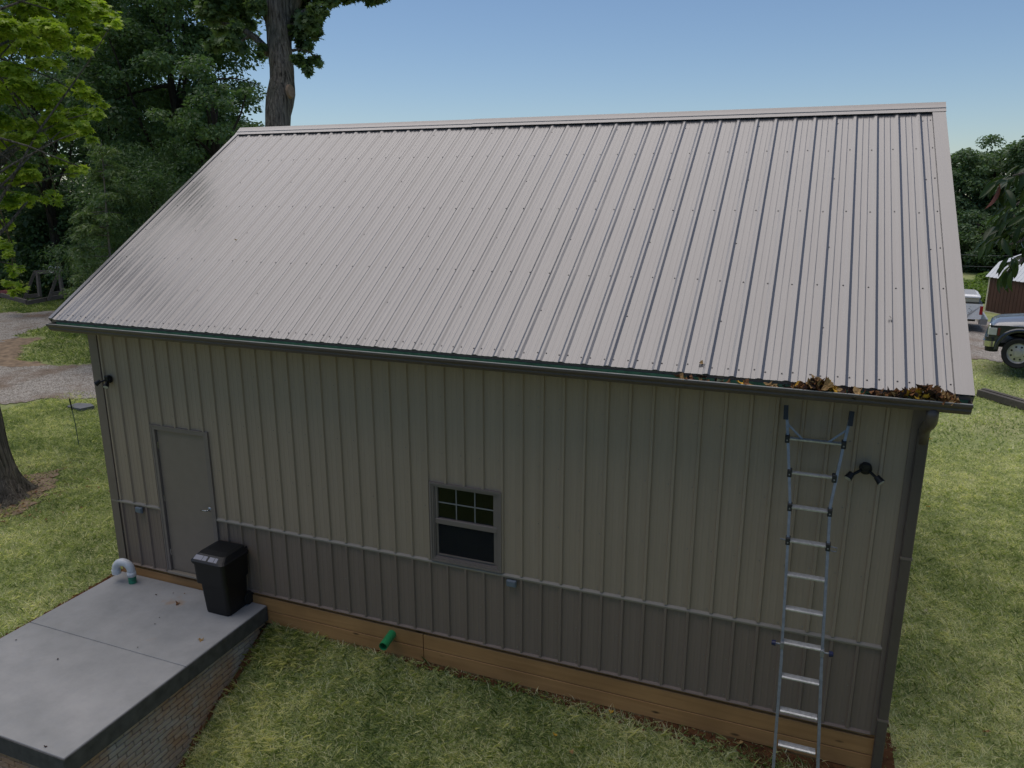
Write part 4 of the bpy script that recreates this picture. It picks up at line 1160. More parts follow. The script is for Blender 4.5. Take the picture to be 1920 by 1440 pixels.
# far wall of woods that closes the view
def woods(name, spans, nl, size, label, mat='leaf_dark', tint=(.35, .2)):
    cl = []
    for (p, q, h0, h1, n, r) in spans:
        for k in range(n):
            t = random.random(); c = Vector(p).lerp(Vector(q), t); z0 = gzf(c.x, c.y); h = h0+(h1-h0)*(.5+.5*noise.noise(Vector((c.x*.15, c.y*.15, 3))))
            cl.append((Vector((c.x+random.uniform(-1.5, 1.5), c.y+random.uniform(-1.5, 1.5), z0+random.uniform(.0, 1)**.8*h)), r*random.uniform(.7, 1.3)))
    o = leaves(name, cl, nl, size, 'diamond', M[mat], None, flat=.7, tint=tint); o['kind'] = 'stuff'; o['label'] = label
random.seed(9)
woods('distant_woods', [(at(-140, 535, 38.5), at(330, 520, 38), 3.0, 5.5, 110, 1.3), ((-46, 6, 0), (-34, 36, 0), 9, 15, 230, 2.0), ((-36, 32, 0), (-14, 44, 0), 6, 9, 130, 1.9)], 120000, .34, 'dark mass of woods far behind the drive')

# ---- right side woods, bushes
spr = [
 (1800, 372, 56, (1.9, 3, 4.2), 60, .85, 15000, .26, (.55, .22), 'narrow-topped tree just past the roof edge'),
 (1858, 352, 58, (2.5, 3, 3.7), 80, .95, 22000, .26, (.62, .22), 'rounded sunlit tree, tallest over the sheds'),
 (1925, 368, 54, (2.3, 3, 4.2), 70, .95, 18000, .26, (.5, .22), 'tree half cut by the frame above the brown shed'),
 (1830, 455, 52, (3.6, 3, 2.7), 70, .9, 20000, .24, (.42, .22), 'dark lower tree behind the light green bushes'),
 (1910, 460, 50, (3.4, 3, 2.7), 70, .9, 18000, .24, (.40, .22), 'shaded tree directly behind the shed roof'),
]
for i, (u, v, d, cr, nc, rc, nl, sz, tn, lb) in enumerate(spr):
    c = W(u, v, d); tree('broadleaf_tree', lb, gbase(c), 10, .3, c, cr, nc, rc, nl, sz, 'diamond', 'leaf_far', seed=50+i, group='trees beyond the parked pickups', tint=tn, flat=.6, gap=.4)
random.seed(12)
woods('added_woods', [((-26, -12, 0), (-4, -30, 0), 4, 7, 80, 2.0), ((-4, -31, 0), (24, -30, 0), 7, 15, 170, 2.4), ((24, -30, 0), (34, -4, 0), 7, 14, 120, 2.4)], 60000, .7, 'unseen woodland added opposite the wall to block low sky light')  # added out of view; keeps low sky light off the wall
woods('woods_edge', [((8, 66, 0), (40, 60, 0), 4.5, 6.5, 150, 1.6), ((40, 60, 0), (60, 30, 0), 6, 12, 90, 2.2)], 60000, .36, 'dark woodland behind the shed and trucks', 'leaf_far', (.3, .2))
for i, (u, v, d, r, h, lb) in enumerate([(1812, 545, 40, 1.1, 1.4, 'bright green bush next to the roof edge'), (1838, 535, 42, 1.2, 1.7, 'tallest bright green bush by the brown shed'), (1862, 520, 43, .9, 1.5, 'yellow-green bush peeping over the shed roof'), (1848, 570, 37.5, .7, 1.0, 'small bush between the white pickup and shed')]):
    c = at(u, v, d); zb = gzf(c.x, c.y)
    root = empty('bush', lb, 'bush', (c.x, c.y, zb), 0, 'bushes beside the brown shed')
    b = MB(); cl = []
    random.seed(70+i)
    for k in range(26):
        a = random.uniform(0, 2*PI); q = random.random()**.5*r; p = Vector((q*math.cos(a), q*math.sin(a), max(.2, (c.z-zb)*random.uniform(.1, 1.25)))); cl.append((p, r*.34)); b.tube([(0, 0, -.05), p*.5+Vector((0, 0, .1)), p], [.03, .02, .008], 5)
    b.build('stems', M['bark_dark'], root); leaves('foliage', cl, 5200, .16, 'diamond', M['leaf_bush'], root, flat=.8, tint=(.5, .25))

# ---- near branch hanging in at the right edge
root = empty('hickory_tree', 'dark-leaved hickory branch hanging into view beside the roof edge', 'tree', (13.2, -2.6, gzf(13.2, -2.6)))
rl = root.location
b = MB(); b.tube([(0, 0, -.4), (0, 0, 1), (.05, .05, 3), (.0, .1, 6), (.1, .1, 9.5)], [.40, .27, .24, .20, .14], 18, .12, 6)
jn = Vector((0, .1, 6.0))
def NP(u, v, d): return at(u, v, d)-rl
for us in ([(2060, 250, 4.9), (1990, 330, 4.7), (1930, 372, 4.6), (1888, 392, 4.5)], [(1990, 330, 4.7), (1950, 420, 4.5), (1915, 452, 4.4), (1880, 462, 4.35)], [(1950, 420, 4.5), (1925, 480, 4.45), (1903, 500, 4.4), (1888, 510, 4.35)], [(1990, 330, 4.7), (1940, 320, 4.6), (1900, 330, 4.55)]):
    pp = [NP(*q) for q in us]
    if us[0][0] == 2060: pp = [jn, jn.lerp(pp[0], .5)+Vector((0, 0, .25))]+pp
    b.tube(pp, [.09, .06, .028, .02, .012, .005][-len(pp):] if len(pp) == 6 else [.016, .012, .008, .004][:len(pp)], 8)
tk = b.build('trunk', M['bark'], root, smooth=True)
def bigleaf(seed, L=.115, Wd=.034):
    r = random.Random(seed); n = 7; vs = []; bend = r.uniform(.15, .5); fold = r.uniform(.15, .45)
    for i in range(n+1):
        t = i/n; w = Wd*math.sin(PI*min(1, t*.92+.04))**.8*(.75+.5*t)*(.04 if i in (0, n) else 1); x = L*t; z = -bend*L*t*t
        vs += [(x, -w*.5, z+w*fold), (x, 0, z), (x, w*.5, z+w*fold)]
    fs = []
    for i in range(n): fs += [(i*3, (i+1)*3, (i+1)*3+1, i*3+1), (i*3+1, (i+1)*3+1, (i+1)*3+2, i*3+2)]
    me = bpy.data.meshes.new('leaf'); me.from_pydata(vs, [], fs); me.materials.append(M['leaf_near'])
    a = me.attributes.new('tint', 'FLOAT', 'FACE'); a.data.foreach_set('value', [min(1, max(0, r.gauss(.45, .3)))]*len(fs)); me.shade_smooth(); me.update(); return me
lm = [bigleaf(i) for i in range(7)]
rust = bigleaf(30, .15, .07); rust.materials.clear(); rust.materials.append(M['leaf_rust'])
random.seed(31)
anch = [(1882, 350, 14), (1900, 345, 20), (1915, 372, 20), (1890, 388, 16), (1868, 345, 8), (1912, 400, 16), (1898, 330, 10), (1918, 318, 10), (1925, 350, 25), (1890, 415, 16), (1912, 412, 18), (1872, 430, 10), (1905, 432, 14), (1856, 450, 8), (1884, 436, 10), (1925, 450, 12), (1903, 490, 8), (1893, 500, 7), (1886, 508, 5), (1898, 482, 8), (1935, 420, 20), (1950, 360, 25), (1950, 460, 25)]
for u, v, r in anch:
    for q in range(8 if r > 12 else 5):
        Dq = random.uniform(4.25, 4.75); o = link('leaf', random.choice(lm), root); o.location = NP(u+random.uniform(-r, r), v+random.uniform(-r, r), Dq)
        dirn = (-RIGHT*random.uniform(-.1, 1.1)+Vector((0, 0, -1))*random.uniform(.1, 1.0)-FWD*random.uniform(-.7, .7)).normalized()
        if v > 490: dirn = (-RIGHT*random.uniform(-.4, .5)+Vector((0, 0, -1))-FWD*random.uniform(-.3, .3)).normalized()
        o.rotation_mode = 'QUATERNION'; o.rotation_quaternion = dirn.to_track_quat('X', 'Z') @ Matrix.Rotation(random.uniform(-.9, .9), 3, 'X').to_quaternion(); o.scale = (random.uniform(.75, 1.15),)*3
o = link('leaf', rust, root, label='rust-red leaf'); o.location = NP(1873, 342, 4.3); o.rotation_mode = 'QUATERNION'; o.rotation_quaternion = Vector((0, 0, -1)).to_track_quat('X', 'Z')

# ------------------------------------------------------------------ dead leaves
def deadleaf(seed, size, mat):
    r = random.Random(seed); n = 11; vs = [(0, 0, 0)]; 
    for i in range(n):
        a = 2*PI*i/n; lob = (.75+.3*math.cos(a*2.5+seed))*(1 if i % 2 == 0 else .82)
        x = size*.5*lob*math.cos(a)*1.2; y = size*.5*lob*math.sin(a)
        z = size*(.9*(y/size)**2*r.uniform(.7, 2.2)+.7*(x/size)**2*r.uniform(-.8, 1.6)+r.uniform(-.05, .05)); vs.append((x, y, z))
    for i in range(n):
        x, y, z = vs[i+1]; vs.append((x*.55, y*.55, z*.25+size*r.uniform(-.04, .04)))
    fs = []
    for i in range(n):
        j = (i+1) % n; fs += [(0, n+1+i, n+1+j), (n+1+i, 1+i, 1+j, n+1+j)]
    me = bpy.data.meshes.new('dead_leaf'); me.from_pydata(vs, [], fs); me.materials.append(M[mat]); me.update(); return me
DL = {m_: [deadleaf(s+hash(m_) % 7 if False else s, .10, m_) for s in range(5)] for m_ in ('dead_brown', 'dead_dark', 'dead_tan', 'dead_yellow', 'dead_pale')}
random.seed(44)
CW = {'dead_brown': 'brown', 'dead_dark': 'blackish brown', 'dead_tan': 'light tan', 'dead_yellow': 'yellow', 'dead_pale': 'pale'}
def put(mat, p, scale, label, group=None, tilt=.6, rot=None):
    o = link('dead_leaf', random.choice(DL[mat]), None, label, 'leaf', group); o.location = p
    o.rotation_euler = rot if rot else (random.uniform(-tilt, tilt), random.uniform(-tilt, tilt), random.uniform(0, 6.28)); o.scale = (scale,)*3; return o
def gx(u): # gutter x at that photo column
    v = 605+(u-90)*.0885; return at_y(u, v, -.385).x
singles = [(823, 'dead_brown', .45, 'small brown leaf, farthest along the gutter from the leaf pile'), (868, 'dead_pale', .75, 'pale folded leaf on the green gutter bottom'), (920, 'dead_dark', .4, 'tiny dark leaf bit on the gutter lip after the pale leaf'),
           (980, 'dead_brown', .8, 'lone brown leaf lying mid-gutter'), (1012, 'dead_dark', .6, 'dark crumpled leaf beside a second dark one in mid-gutter'), (1028, 'dead_dark', .6, 'second dark crumpled leaf in mid-gutter, nearer the ladder'),
           (1111, 'dead_tan', .42, 'small orange-tan leaf scrap in the open gutter'), (1160, 'dead_brown', .5, 'brown leaf scrap before the first heap of gutter leaves'), (1206, 'dead_pale', .35, 'pale leaf scrap flat in the gutter'), (1252, 'dead_dark', .5, 'dark leaf flat in the gutter before the upright tan leaves')]
for u, mt, s, lb in singles: put(mt, (gx(u), -.39, GZT-.03), s, lb)
seq = [(1278, 'dead_tan', 1.0, .01, 'tan leaf leaning upright, first of the taller gutter leaves'), (1290, 'dead_brown', 1.1, .01, 'brown upright leaf beside the first tan one'), (1316, 'dead_dark', 1.0, .04, 'dark leaf curling up out of the gutter below the loose roof leaf'), (1325, 'dead_brown', .8, .0, 'flat brown leaf at the foot of the curling dark leaf'),
       (1352, 'dead_pale', 1.0, .01, 'greyish rounded leaf between dark and yellow leaves'), (1362, 'dead_brown', .9, 0, 'brown leaf right before the yellow ones'), (1388, 'dead_yellow', 1.15, .015, 'bright yellow leaf standing in the gutter'), (1400, 'dead_yellow', .95, .0, 'second yellow leaf, lying half over the gutter lip'),
       (1445, 'dead_brown', .9, .0, 'brown leaf past the yellow pair'), (1455, 'dead_tan', .7, .01, 'small tan leaf above a brown one past the yellow pair'), (1474, 'dead_dark', 1.0, 0, 'dark flat leaf just before the ladder top'), (1488, 'dead_tan', .8, .015, 'tan leaf above the ladder top'), (1498, 'dead_brown', 1.1, .01, 'red-brown leaf above the ladder')]
for u, mt, s, dz, lb in seq: put(mt, (gx(u), -.395, GZT-.015+dz), s, lb, tilt=1.0)
put('dead_tan', on_roof(at_y(1315, 683, -.22).x, .13, .012), .6, 'pale tan leaf lying on the roof edge above the gutter', rot=(.6, .1, .5))
put('dead_dark', on_roof(9.50, .88, .02), .5, 'dark red leaf stuck on the roof near its outer edge', rot=(.6, .2, 1.5))
put('dead_tan', on_roof(1.55, 1.75, .004), .4, 'small orange leaf flat on the upper roof sheets', rot=(.66, 0, .4))
for k in range(46):   # heap above the ladder
    u = random.gauss(1535, 22); h = max(0, 1-abs(u-1535)/45)
    mt = random.choice(['dead_brown', 'dead_dark', 'dead_tan', 'dead_brown', 'dead_tan', 'dead_yellow'])
    put(mt, (gx(u), -.385+random.uniform(-.04, .05), GZT-.03+random.random()*.10*h+.03), random.uniform(.6, 1.2), CW[mt]+' curled leaf in the gutter heap above the ladder', 'leaf heap above the ladder', 1.2)
put('dead_yellow', (gx(1562), -.41, GZT+.02), 1.0, 'yellow leaf at the end of the heap above the ladder'); put('dead_tan', (gx(1608), -.40, GZT+.015), 1.1, 'golden tan leaf between the two gutter heaps', tilt=1.0)
for u, s in ((1580, 1.0), (1594, 1.2), (1618, .9), (1634, .8), (1650, .7)): put(random.choice(['dead_dark', 'dead_brown']), (gx(u), -.39, GZT-.01), s, 'dark brown leaf lying between the two gutter heaps', 'dark leaves between the gutter heaps', 1.0)
for k in range(58):   # heap at the downspout end
    u = random.gauss(1722, 30) if k < 42 else random.gauss(1775, 10); u = min(u, 1796); h = max(0, 1-abs(u-1728)/60)
    mt = random.choice(['dead_brown', 'dead_dark', 'dead_tan', 'dead_tan', 'dead_brown', 'dead_yellow'])
    put(mt, (gx(u), -.385+random.uniform(-.045, .05), GZT-.03+random.random()*.10*h+.035), random.uniform(.6, 1.25), CW[mt]+' curled leaf in the gutter heap above the downspout', 'leaf heap above the downspout', 1.2)
for k in range(64):   # thin continuous line of leaves in the last third of the gutter
    u = random.uniform(1425, 1800) if k < 50 else random.uniform(1265, 1425)
    mt = random.choice(['dead_brown', 'dead_dark', 'dead_tan', 'dead_brown', 'dead_dark'])
    put(mt, (gx(u), -.385+random.uniform(-.04, .04), GZT-.035+random.random()*.05), random.uniform(.45, .95), {'dead_brown': 'small brown leaf in the thin line along the gutter', 'dead_dark': 'small blackish leaf in the thin line along the gutter', 'dead_tan': 'small tan leaf in the thin line along the gutter'}[mt], 'thin line of leaves along the gutter', 1.0)
# on the slab
for u, v, mt, s, lb in [(333, 1132, 'dead_brown', .75, 'curled brown leaf on the slab in front of the bin'), (376, 1200, 'dead_tan', .75, 'tan and yellow leaf on the slab near its raised edge'), (293, 1115, 'dead_dark', .32, 'dark leaf bit between the vent pipe and the brown leaf'), (325, 1112, 'dead_dark', .2, 'tiny dark leaf crumb nearest the door step'), (346, 1113, 'dead_brown', .25, 'small brown leaf crumb between door and bin'), (269, 1070, 'dead_brown', .5, 'brown leaf at the wall just behind the vent pipe'),
                        (299, 1158, 'dead_dark', .2, 'dark speck of leaf on the slab below the curled brown leaf'), (290, 1170, 'dead_dark', .22, 'small dark leaf curl at the middle of the house-side slab'), (108, 1236, 'dead_dark', .34, 'dark leaf alone on the outer half of the slab'), (30, 1200, 'dead_dark', .25, 'tiny dark leaf near the lawn edge of the slab'), (85, 1400, 'dead_dark', .36, 'dark leaf by the outer corner of the slab'), (258, 1214, 'dead_dark', .2, 'leaf crumb beside the slab joint'), (368, 1098, 'dead_dark', .2, 'leaf crumb at the foot of the bin')]:
    p = at_z(u, v, SZ+.006); put(mt, p, s, lb, tilt=.25)
for u, v, mt, s, lb in [(1146, 1335, 'dead_yellow', .7, 'yellow leaf on the clay at the skirt board'), (1040, 1378, 'dead_yellow', .6, 'yellow leaf in the grass in front of the wall, under the window bay'), (1072, 1410, 'dead_tan', .7, 'tan leaf in the grass close to the lower picture edge'), (1390, 1395, 'dead_tan', .9, 'tan leaf on bare clay left of the ladder foot'), (1740, 950, 'dead_yellow', .9, 'yellow leaf in the lawn beside the downspout wall'), (1745, 823, 'dead_yellow', .8, 'orange-yellow leaf far up the side lawn'), (1712, 1000, 'dead_pale', .8, 'pale leaf in the side lawn near the corner'), (1850, 1372, 'dead_tan', .8, 'tan leaf low in the side lawn'), (1735, 1145, 'dead_pale', .7, 'pale leaf halfway down the side lawn'), (465, 1327, 'dead_pale', .35, 'pale scrap in the grass beside the brick-pattern wall')]:
    z = -.5
    for it in range(6): p = at_z(u, v, z); z = gzf(p.x, p.y)+.05
    put(mt, p, s, lb, tilt=.4)

def litter(name, n, fx, mats, size, label):
    for mi, mt in enumerate(mats):
        b = MB(); rnd = random.Random(mi+3)
        for k in range(n):
            x, y = fx(rnd); z = gzf(x, y)+.02; a = rnd.uniform(0, 6.28); s = size*rnd.uniform(.4, 1.2); c_, s_ = math.cos(a), math.sin(a)
            vs = [(x+c_*p-s_*q, y+s_*p+c_*q, z+rnd.uniform(0, .02)) for p, q in ((-s, 0), (0, -s*.5), (s, 0), (0, s*.5))]
            b.add(vs, [(0, 1, 2, 3)])
        b.build(name, M[mt], None, kind='stuff', label=label)
litter('fallen_leaves', 260, lambda r: (-4.2+r.gauss(0, .65), 1.1+r.gauss(0, .8)), ('dead_brown', 'dead_tan', 'dead_dark'), .03, 'leaf litter over the roots of the maple')
def clods(name, n, fx, size, label, mat='clay'):
    b = MB(); rnd = random.Random(5)
    for k in range(n):
        x, y = fx(rnd); s = size*rnd.uniform(.3, 1.2); z = gzf(x, y)+.012+s*.2
        vs = [(x+s*d[0]*rnd.uniform(.6, 1.2), y+s*d[1]*rnd.uniform(.6, 1.2), z+s*d[2]*rnd.uniform(.5, 1)) for d in ((1, 0, 0), (-1, 0, 0), (0, 1, 0), (0, -1, 0), (0, 0, 1), (0, 0, -1))]
        b.add(vs, [(0, 2, 4), (2, 1, 4), (1, 3, 4), (3, 0, 4), (2, 0, 5), (1, 2, 5), (3, 1, 5), (0, 3, 5)])
    b.build(name, M[mat], None, kind='stuff', label=label)
clods('clay_clods', 420, lambda r: ((lambda x: (x, -.03-r.random()*(.05+.07*max(0, x-6)**1.1)))(r.uniform(4.6, 9.95))), .030, 'small lumps of clay along the skirt boards')
clods('edge_clods', 160, lambda r: (-.03-r.random()*.12, r.uniform(-3.4, .2)), .022, 'small lumps of clay beside the slab')

# ------------------------------------------------------------------ yard things
p = Vector((-5.447, 3.783, gzf(-5.447, 3.783)))
rod = empty('marker_rod', 'thin green marker rod with a black top standing in the lawn', 'marker', p)
b = MB(); b.tube([(0, 0, -.1), (-.02, 0, .5), (-.05, 0, .80)], .009, 6); b.build('shaft', M['conduit'], rod)
b = MB(); b.tube([(-.05, 0, .80), (-.075, 0, 1.05)], .014, 8); b.build('tip', M['black'], rod)
p = (-8.0, 5.95, gzf(-8.0, 5.95))
b = MB(); b.prism([(-.28, -.18), (.25, -.22), (.34, .10), (.10, .22), (-.30, .14)], 2, -.03, .07); b.build('flat_stone', M['stone'], None, label='flat grey stone at the edge of the gravel track', cat='stone', loc=p)
random.seed(8)
# timber frame and box at the edge of the woods
def beam(mb, a, c, w=.1, d=.1):
    a = Vector(a); c = Vector(c); t = (c-a).normalized(); u = t.cross(Vector((0, 0, 1))) if abs(t.z) < .95 else t.cross(Vector((1, 0, 0))); u.normalize(); wv = u.cross(t)
    vs = [p+u*(i*w/2)+wv*(j*d/2) for p in (a, c) for i, j in ((-1, -1), (1, -1), (1, 1), (-1, 1))]
    mb.add(vs, [(3, 2, 1, 0), (4, 5, 6, 7), (0, 1, 5, 4), (1, 2, 6, 5), (2, 3, 7, 6), (3, 0, 4, 7)])
DT = 31.5
def TP(u, v, d=DT): return at(u, v, d)
fr_ = empty('swing_frame', 'weathered timber swing frame with hanging rings at the edge of the woods', 'swing', TP(70, 560)); fl = fr_.location
for a, c in (((46, 560), (66, 508)), ((91, 563), (114, 498)), ((75, 556), (70, 508)), ((118, 556), (110, 500))):
    b = MB(); beam(b, TP(*a)-fl, TP(*c)-fl, .11, .11); b.build('post', M['oldwood'], fr_)
b = MB(); beam(b, TP(64, 511)-fl, TP(118, 508)-fl, .11, .14); b.build('crossbeam', M['oldwood'], fr_)
for u in (96, 108):
    b = MB(); c = TP(u, 505, DT-.3)-fl
    b.tube([c+RIGHT*.10*math.cos(t)+Vector((0, 0, .13*math.sin(t))) for t in [2*PI*k/14 for k in range(15)]], .012, 6, caps=False); b.build('ring', M['rim'], fr_)
sb = empty('sandbox', 'low timber sandbox border below the swing frame', 'sandbox', TP(49, 572, 30.5)); s_l = sb.location
for a, c in (((50, 566, 30.5), (2, 553, 31.0)), ((50, 568, 30.5), (135, 552, 33)), ((52, 556, 32.5), (78, 553, 32.6)), ((98, 551, 33.4), (125, 548, 33.6))):
    b = MB(); beam(b, at(*a)-s_l, at(*c)-s_l, .10, .16); b.build('board', M['oldwood'], sb)
c = TP(14, 550, 31.2); rt = empty('toy_car', 'faded red plastic ride-on toy half hidden by maple leaves', 'toy', c)
b = MB(); loft(b, [(rrect(-.27, .27, -.14, .14, .06), -.08), (rrect(-.28, .28, -.15, .15, .07), .02), (rrect(-.24, .20, -.12, .12, .06), .10)]); b.build('body', M['red'], rt)
for sx in (-.17, .17):
    for sy in (-.16, .16):
        b = MB(); b.cyl((sx, sy-.02, -.09), (sx, sy+.02, -.09), .07, 12); b.build('wheel', M['black_soft'], rt)
rt.scale = (1.15,)*3
# landscape timbers
for k, (a, c, lb) in enumerate([((13.02, 14.05), (14.75, 12.1), 'dark landscape timber lying nearest the building'), ((13.13, 14.20), (14.9, 12.25), 'dark landscape timber lying behind its twin')]):
    a = Vector((*a, gzf(*a)+.09)); c = Vector((*c, gzf(*c)+.09)); b = MB(); beam(b, Vector((0, 0, 0)), c-a, .13, .16)
    b.build('landscape_timber', M['oldwood'], None, label=lb, cat='timber', group='landscape timbers on the grass', loc=a)

# ------------------------------------------------------------------ shed
sh = empty('garden_shed', 'brown-red barn shed with a white ribbed gambrel roof and cream corner trim', 'shed', (16.27, 31.58, gzf(16.27, 31.58)-.05))
sa = Vector((.46, -.89, 0)).normalized(); sw = Vector((.89, .46, 0)).normalized()
SHL, SHW, SHH = 6.0, 3.0, 1.62
def S(a, w, z): return sa*a+sw*w+Vector((0, 0, z))
b = MB(); n = 30; rows = []
for i in range(n):   # long wall as grooved boards
    a0 = SHL*i/n; a1 = SHL*(i+1)/n; g = .02
    b.add([S(a0, -.012, .1), S(a1-g, -.012, .1), S(a1-g, -.012, SHH), S(a0, -.012, SHH), S(a1-g, 0, .1), S(a1-g, 0, SHH), S(a1, 0, .1), S(a1, 0, SHH)], [(0, 1, 2, 3), (1, 4, 5, 2), (4, 6, 7, 5)])
b.build('side_wall', M['shed_wall'], sh)
gam = [(-.12, SHH-.02), (.42, SHH+.62), (SHW/2, SHH+.98), (SHW-.42, SHH+.62), (SHW+.12, SHH-.02)]
for a in (0, SHL):
    b = MB(); poly = [(0, .1)]+[(0, SHH)]+[(.42, SHH+.60), (SHW/2, SHH+.95), (SHW-.42, SHH+.60)]+[(SHW, SHH), (SHW, .1)]
    b.add([S(a, w, z) for w, z in poly], [tuple(range(len(poly)))]); b.build('end_wall', M['shed_wall'], sh)
b = MB(); b.add([S(0, SHW, .1), S(SHL, SHW, .1), S(SHL, SHW, SHH), S(0, SHW, SHH)], [(0, 1, 2, 3)]); b.build('side_wall', M['shed_wall'], sh)
for (w0, z0), (w1, z1) in zip(gam, gam[1:]):
    b = MB(); n = 28
    prf = []
    for i in range(n):
        a0 = -.12+(SHL+.24)*i/n; da = (SHL+.24)/n; prf += [(a0, 0), (a0+da*.75, 0), (a0+da*.82, .022), (a0+da*.93, .022)]
    prf.append((SHL+.12, 0)); vs = []
    for w, z in ((w0, z0), (w1, z1)):
        for a, h in prf: vs.append(S(a, w, z+h))
    m_ = len(prf); b.add(vs, [(i, i+1, m_+i+1, m_+i) for i in range(m_-1)]); b.build('roof', M['shed_white'], sh)
for a in (-.012, SHL-.07):
    b = MB(); vs = [S(a, -.025, .08), S(a+.08, -.025, .08), S(a+.08, -.014, .08), S(a, -.014, .08)]; vs += [v+Vector((0, 0, SHH-.08)) for v in vs]; b.add(vs, [(0, 1, 2, 3), (7, 6, 5, 4), (0, 4, 5, 1), (1, 5, 6, 2), (2, 6, 7, 3), (3, 7, 4, 0)]); b.build('corner_trim', M['shed_trim'], sh)
b = MB(); beam(b, S(0, -.02, .06), S(SHL, -.02, .06), .05, .09); b.build('base_trim', M['shed_trim'], sh)

# ------------------------------------------------------------------ pickups
def pickup(label, loc, rz, paint, hood_paint, bed_cover=False, decal=False):
    """x forward, y to the vehicle's left; origin on the ground under the front axle"""
    r = empty('pickup_truck', label, 'pickup', loc, rz)
    HW = .98
    def arch(cx, r0, z0, n=10): return [(cx+r0*math.cos(a), z0+r0*math.sin(a)) for a in [PI-PI*k/n for k in range(n+1)]]
    # lower body side profile with wheel arches (x,z)
    low = [(-4.75, .62), (-4.12, .60)]+arch(-3.65, .50, .45)+[(-3.12, .48), (-.56, .48)]+arch(0, .52, .47)+[(.56, .55), (.70, .62), (.76, .85), (.74, 1.10), (.4, 1.12), (-1.2, 1.14), (-4.75, 1.16)]
    def shell(name, poly, y0, y1, mat):
        b = MB(); b.prism([(x, z) for x, z in poly], 1, y0, y1); return b.build(name, mat, r)
    body = shell('body', low, -HW, HW, M[paint])
    # hood: cross-sections along x
    b = MB(); secs = []
    for x, zc, ze, w in ((.755, 1.07, 1.02, .84), (.71, 1.17, 1.10, .90), (.57, 1.235, 1.15, .93), (.1, 1.30, 1.19, .945), (-.5, 1.345, 1.22, .95), (-.95, 1.365, 1.24, .95)):
        sec = []
        for k in range(11):
            yy = w*(k-5)/5; q = abs(k-5)/5; bulge = .035*math.exp(-((abs(yy)-.42)/.16)**2)
            sec.append((x, yy, ze+(zc-ze)*(1-q**2.4)+(0 if q == 1 else bulge*.6)))
        secs.append([(x, -HW+.01, 1.09)]+sec+[(x, HW-.01, 1.09)])
    m_ = len(secs[0]); vs = [p for s in secs for p in s]
    b.add(vs, [(i*m_+k, i*m_+k+1, (i+1)*m_+k+1, (i+1)*m_+k) for i in range(len(secs)-1) for k in range(m_-1)]+[tuple(range(m_))])
    b.build('hood', M[hood_paint], r, smooth=True)
    # cab
    cab = [(-1.0, 1.13), (-1.0, 1.24), (-1.55, 1.86), (-1.75, 1.93), (-2.5, 1.94), (-2.72, 1.88), (-2.86, 1.16)]
    def taper(poly, ys):
        b = MB(); n = len(poly); vs = []
        for s in (-1, 1):
            for x, z in poly: vs.append((x, s*(HW-.03-max(0, z-1.15)*.24), z))
        b.add(vs, [(i, (i+1) % n, n+(i+1) % n, n+i) for i in range(n)]+[tuple(reversed(range(n))), tuple(range(n, 2*n))]); return b
    taper(cab, None).build('cab', M[paint], r)
    for s in (-1, 1):
        b = MB(); f = lambda x, z, o=.006: (x, s*(HW-.03-max(0, z-1.15)*.24+o), z)
        b.add([f(-1.22, 1.24), f(-1.62, 1.80), f(-2.02, 1.83), f(-2.02, 1.24)], [(0, 1, 2, 3)]); b.add([f(-2.1, 1.24), f(-2.1, 1.83), f(-2.55, 1.82), f(-2.70, 1.24)], [(0, 1, 2, 3)]); b.build('side_window', M['carglass'], r)
        b = MB(); b.box((-1.12, s*(HW+.02), 1.22), (-1.0, s*(HW+.22), 1.44), .02); b.box((-1.08, s*(HW-.05), 1.24), (-1.04, s*(HW+.06), 1.28)); b.build('mirror', M['black'], r)
        # door seams and handle
        b = MB(); b.box((-1.10, s*HW, .62), (-1.115, s*(HW+.004), 1.12)); b.box((-2.05, s*HW, .62), (-2.065, s*(HW+.004), 1.12)); b.box((-1.92, s*HW, 1.0), (-1.76, s*(HW+.03), 1.03)); b.build('door_seam', M['black'], r)
        # headlight wrapping the corner
        b = MB(); b.box((.56, s*(HW-.20), .83), (.785, s*(HW+.006), 1.06), .025); h = b.build('headlight', M['headlamp'], r)
        b = MB(); b.box((.50, s*(HW-.05), .84), (.56, s*(HW+.008), 1.05), .01); b.build('indicator', M['red'], r)
        # flares
        for cx, R0 in ((0, .52), (-3.65, .50)):
            b = MB(); vs = []; n = 14
            for k in range(n+1):
                a = PI-PI*k/n
                for rr_, yy in ((R0-.01, HW), (R0-.01, HW+.045), (R0+.06, HW+.035), (R0+.09, HW)): vs.append((cx+rr_*math.cos(a), s*yy, .47+rr_*math.sin(a)))
            b.add(vs, [(k*4+j, k*4+j+1, (k+1)*4+j+1, (k+1)*4+j) for k in range(n) for j in range(3)]); b.build('fender_flare', M[paint], r, smooth=True)
        b = MB(); b.box((-4.77, s*(HW-.10), .78), (-4.66, s*(HW+.008), 1.10), .015); b.build('tail_light', M['tail'], r)
    b = MB(); b.add([(-1.06, -.80, 1.27), (-1.06, .80, 1.27), (-1.52, .70, 1.82), (-1.52, -.70, 1.82)], [(0, 1, 2, 3)]); b.v = [(x+.05, y, z+.035) for x, y, z in b.v]; b.build('windscreen', M['carglass'], r)
    # grille with bars
    b = MB(); b.box((.74, -.70, .80), (.805, .70, 1.10), .02); g = b.build('grille', M['chrome'], r)
    for z in (.86, .94, 1.02):
        b = MB(); b.box((.795, -.62, z-.025), (.812, .62, z+.025)); b.build('grille_slot', M['black'], g)
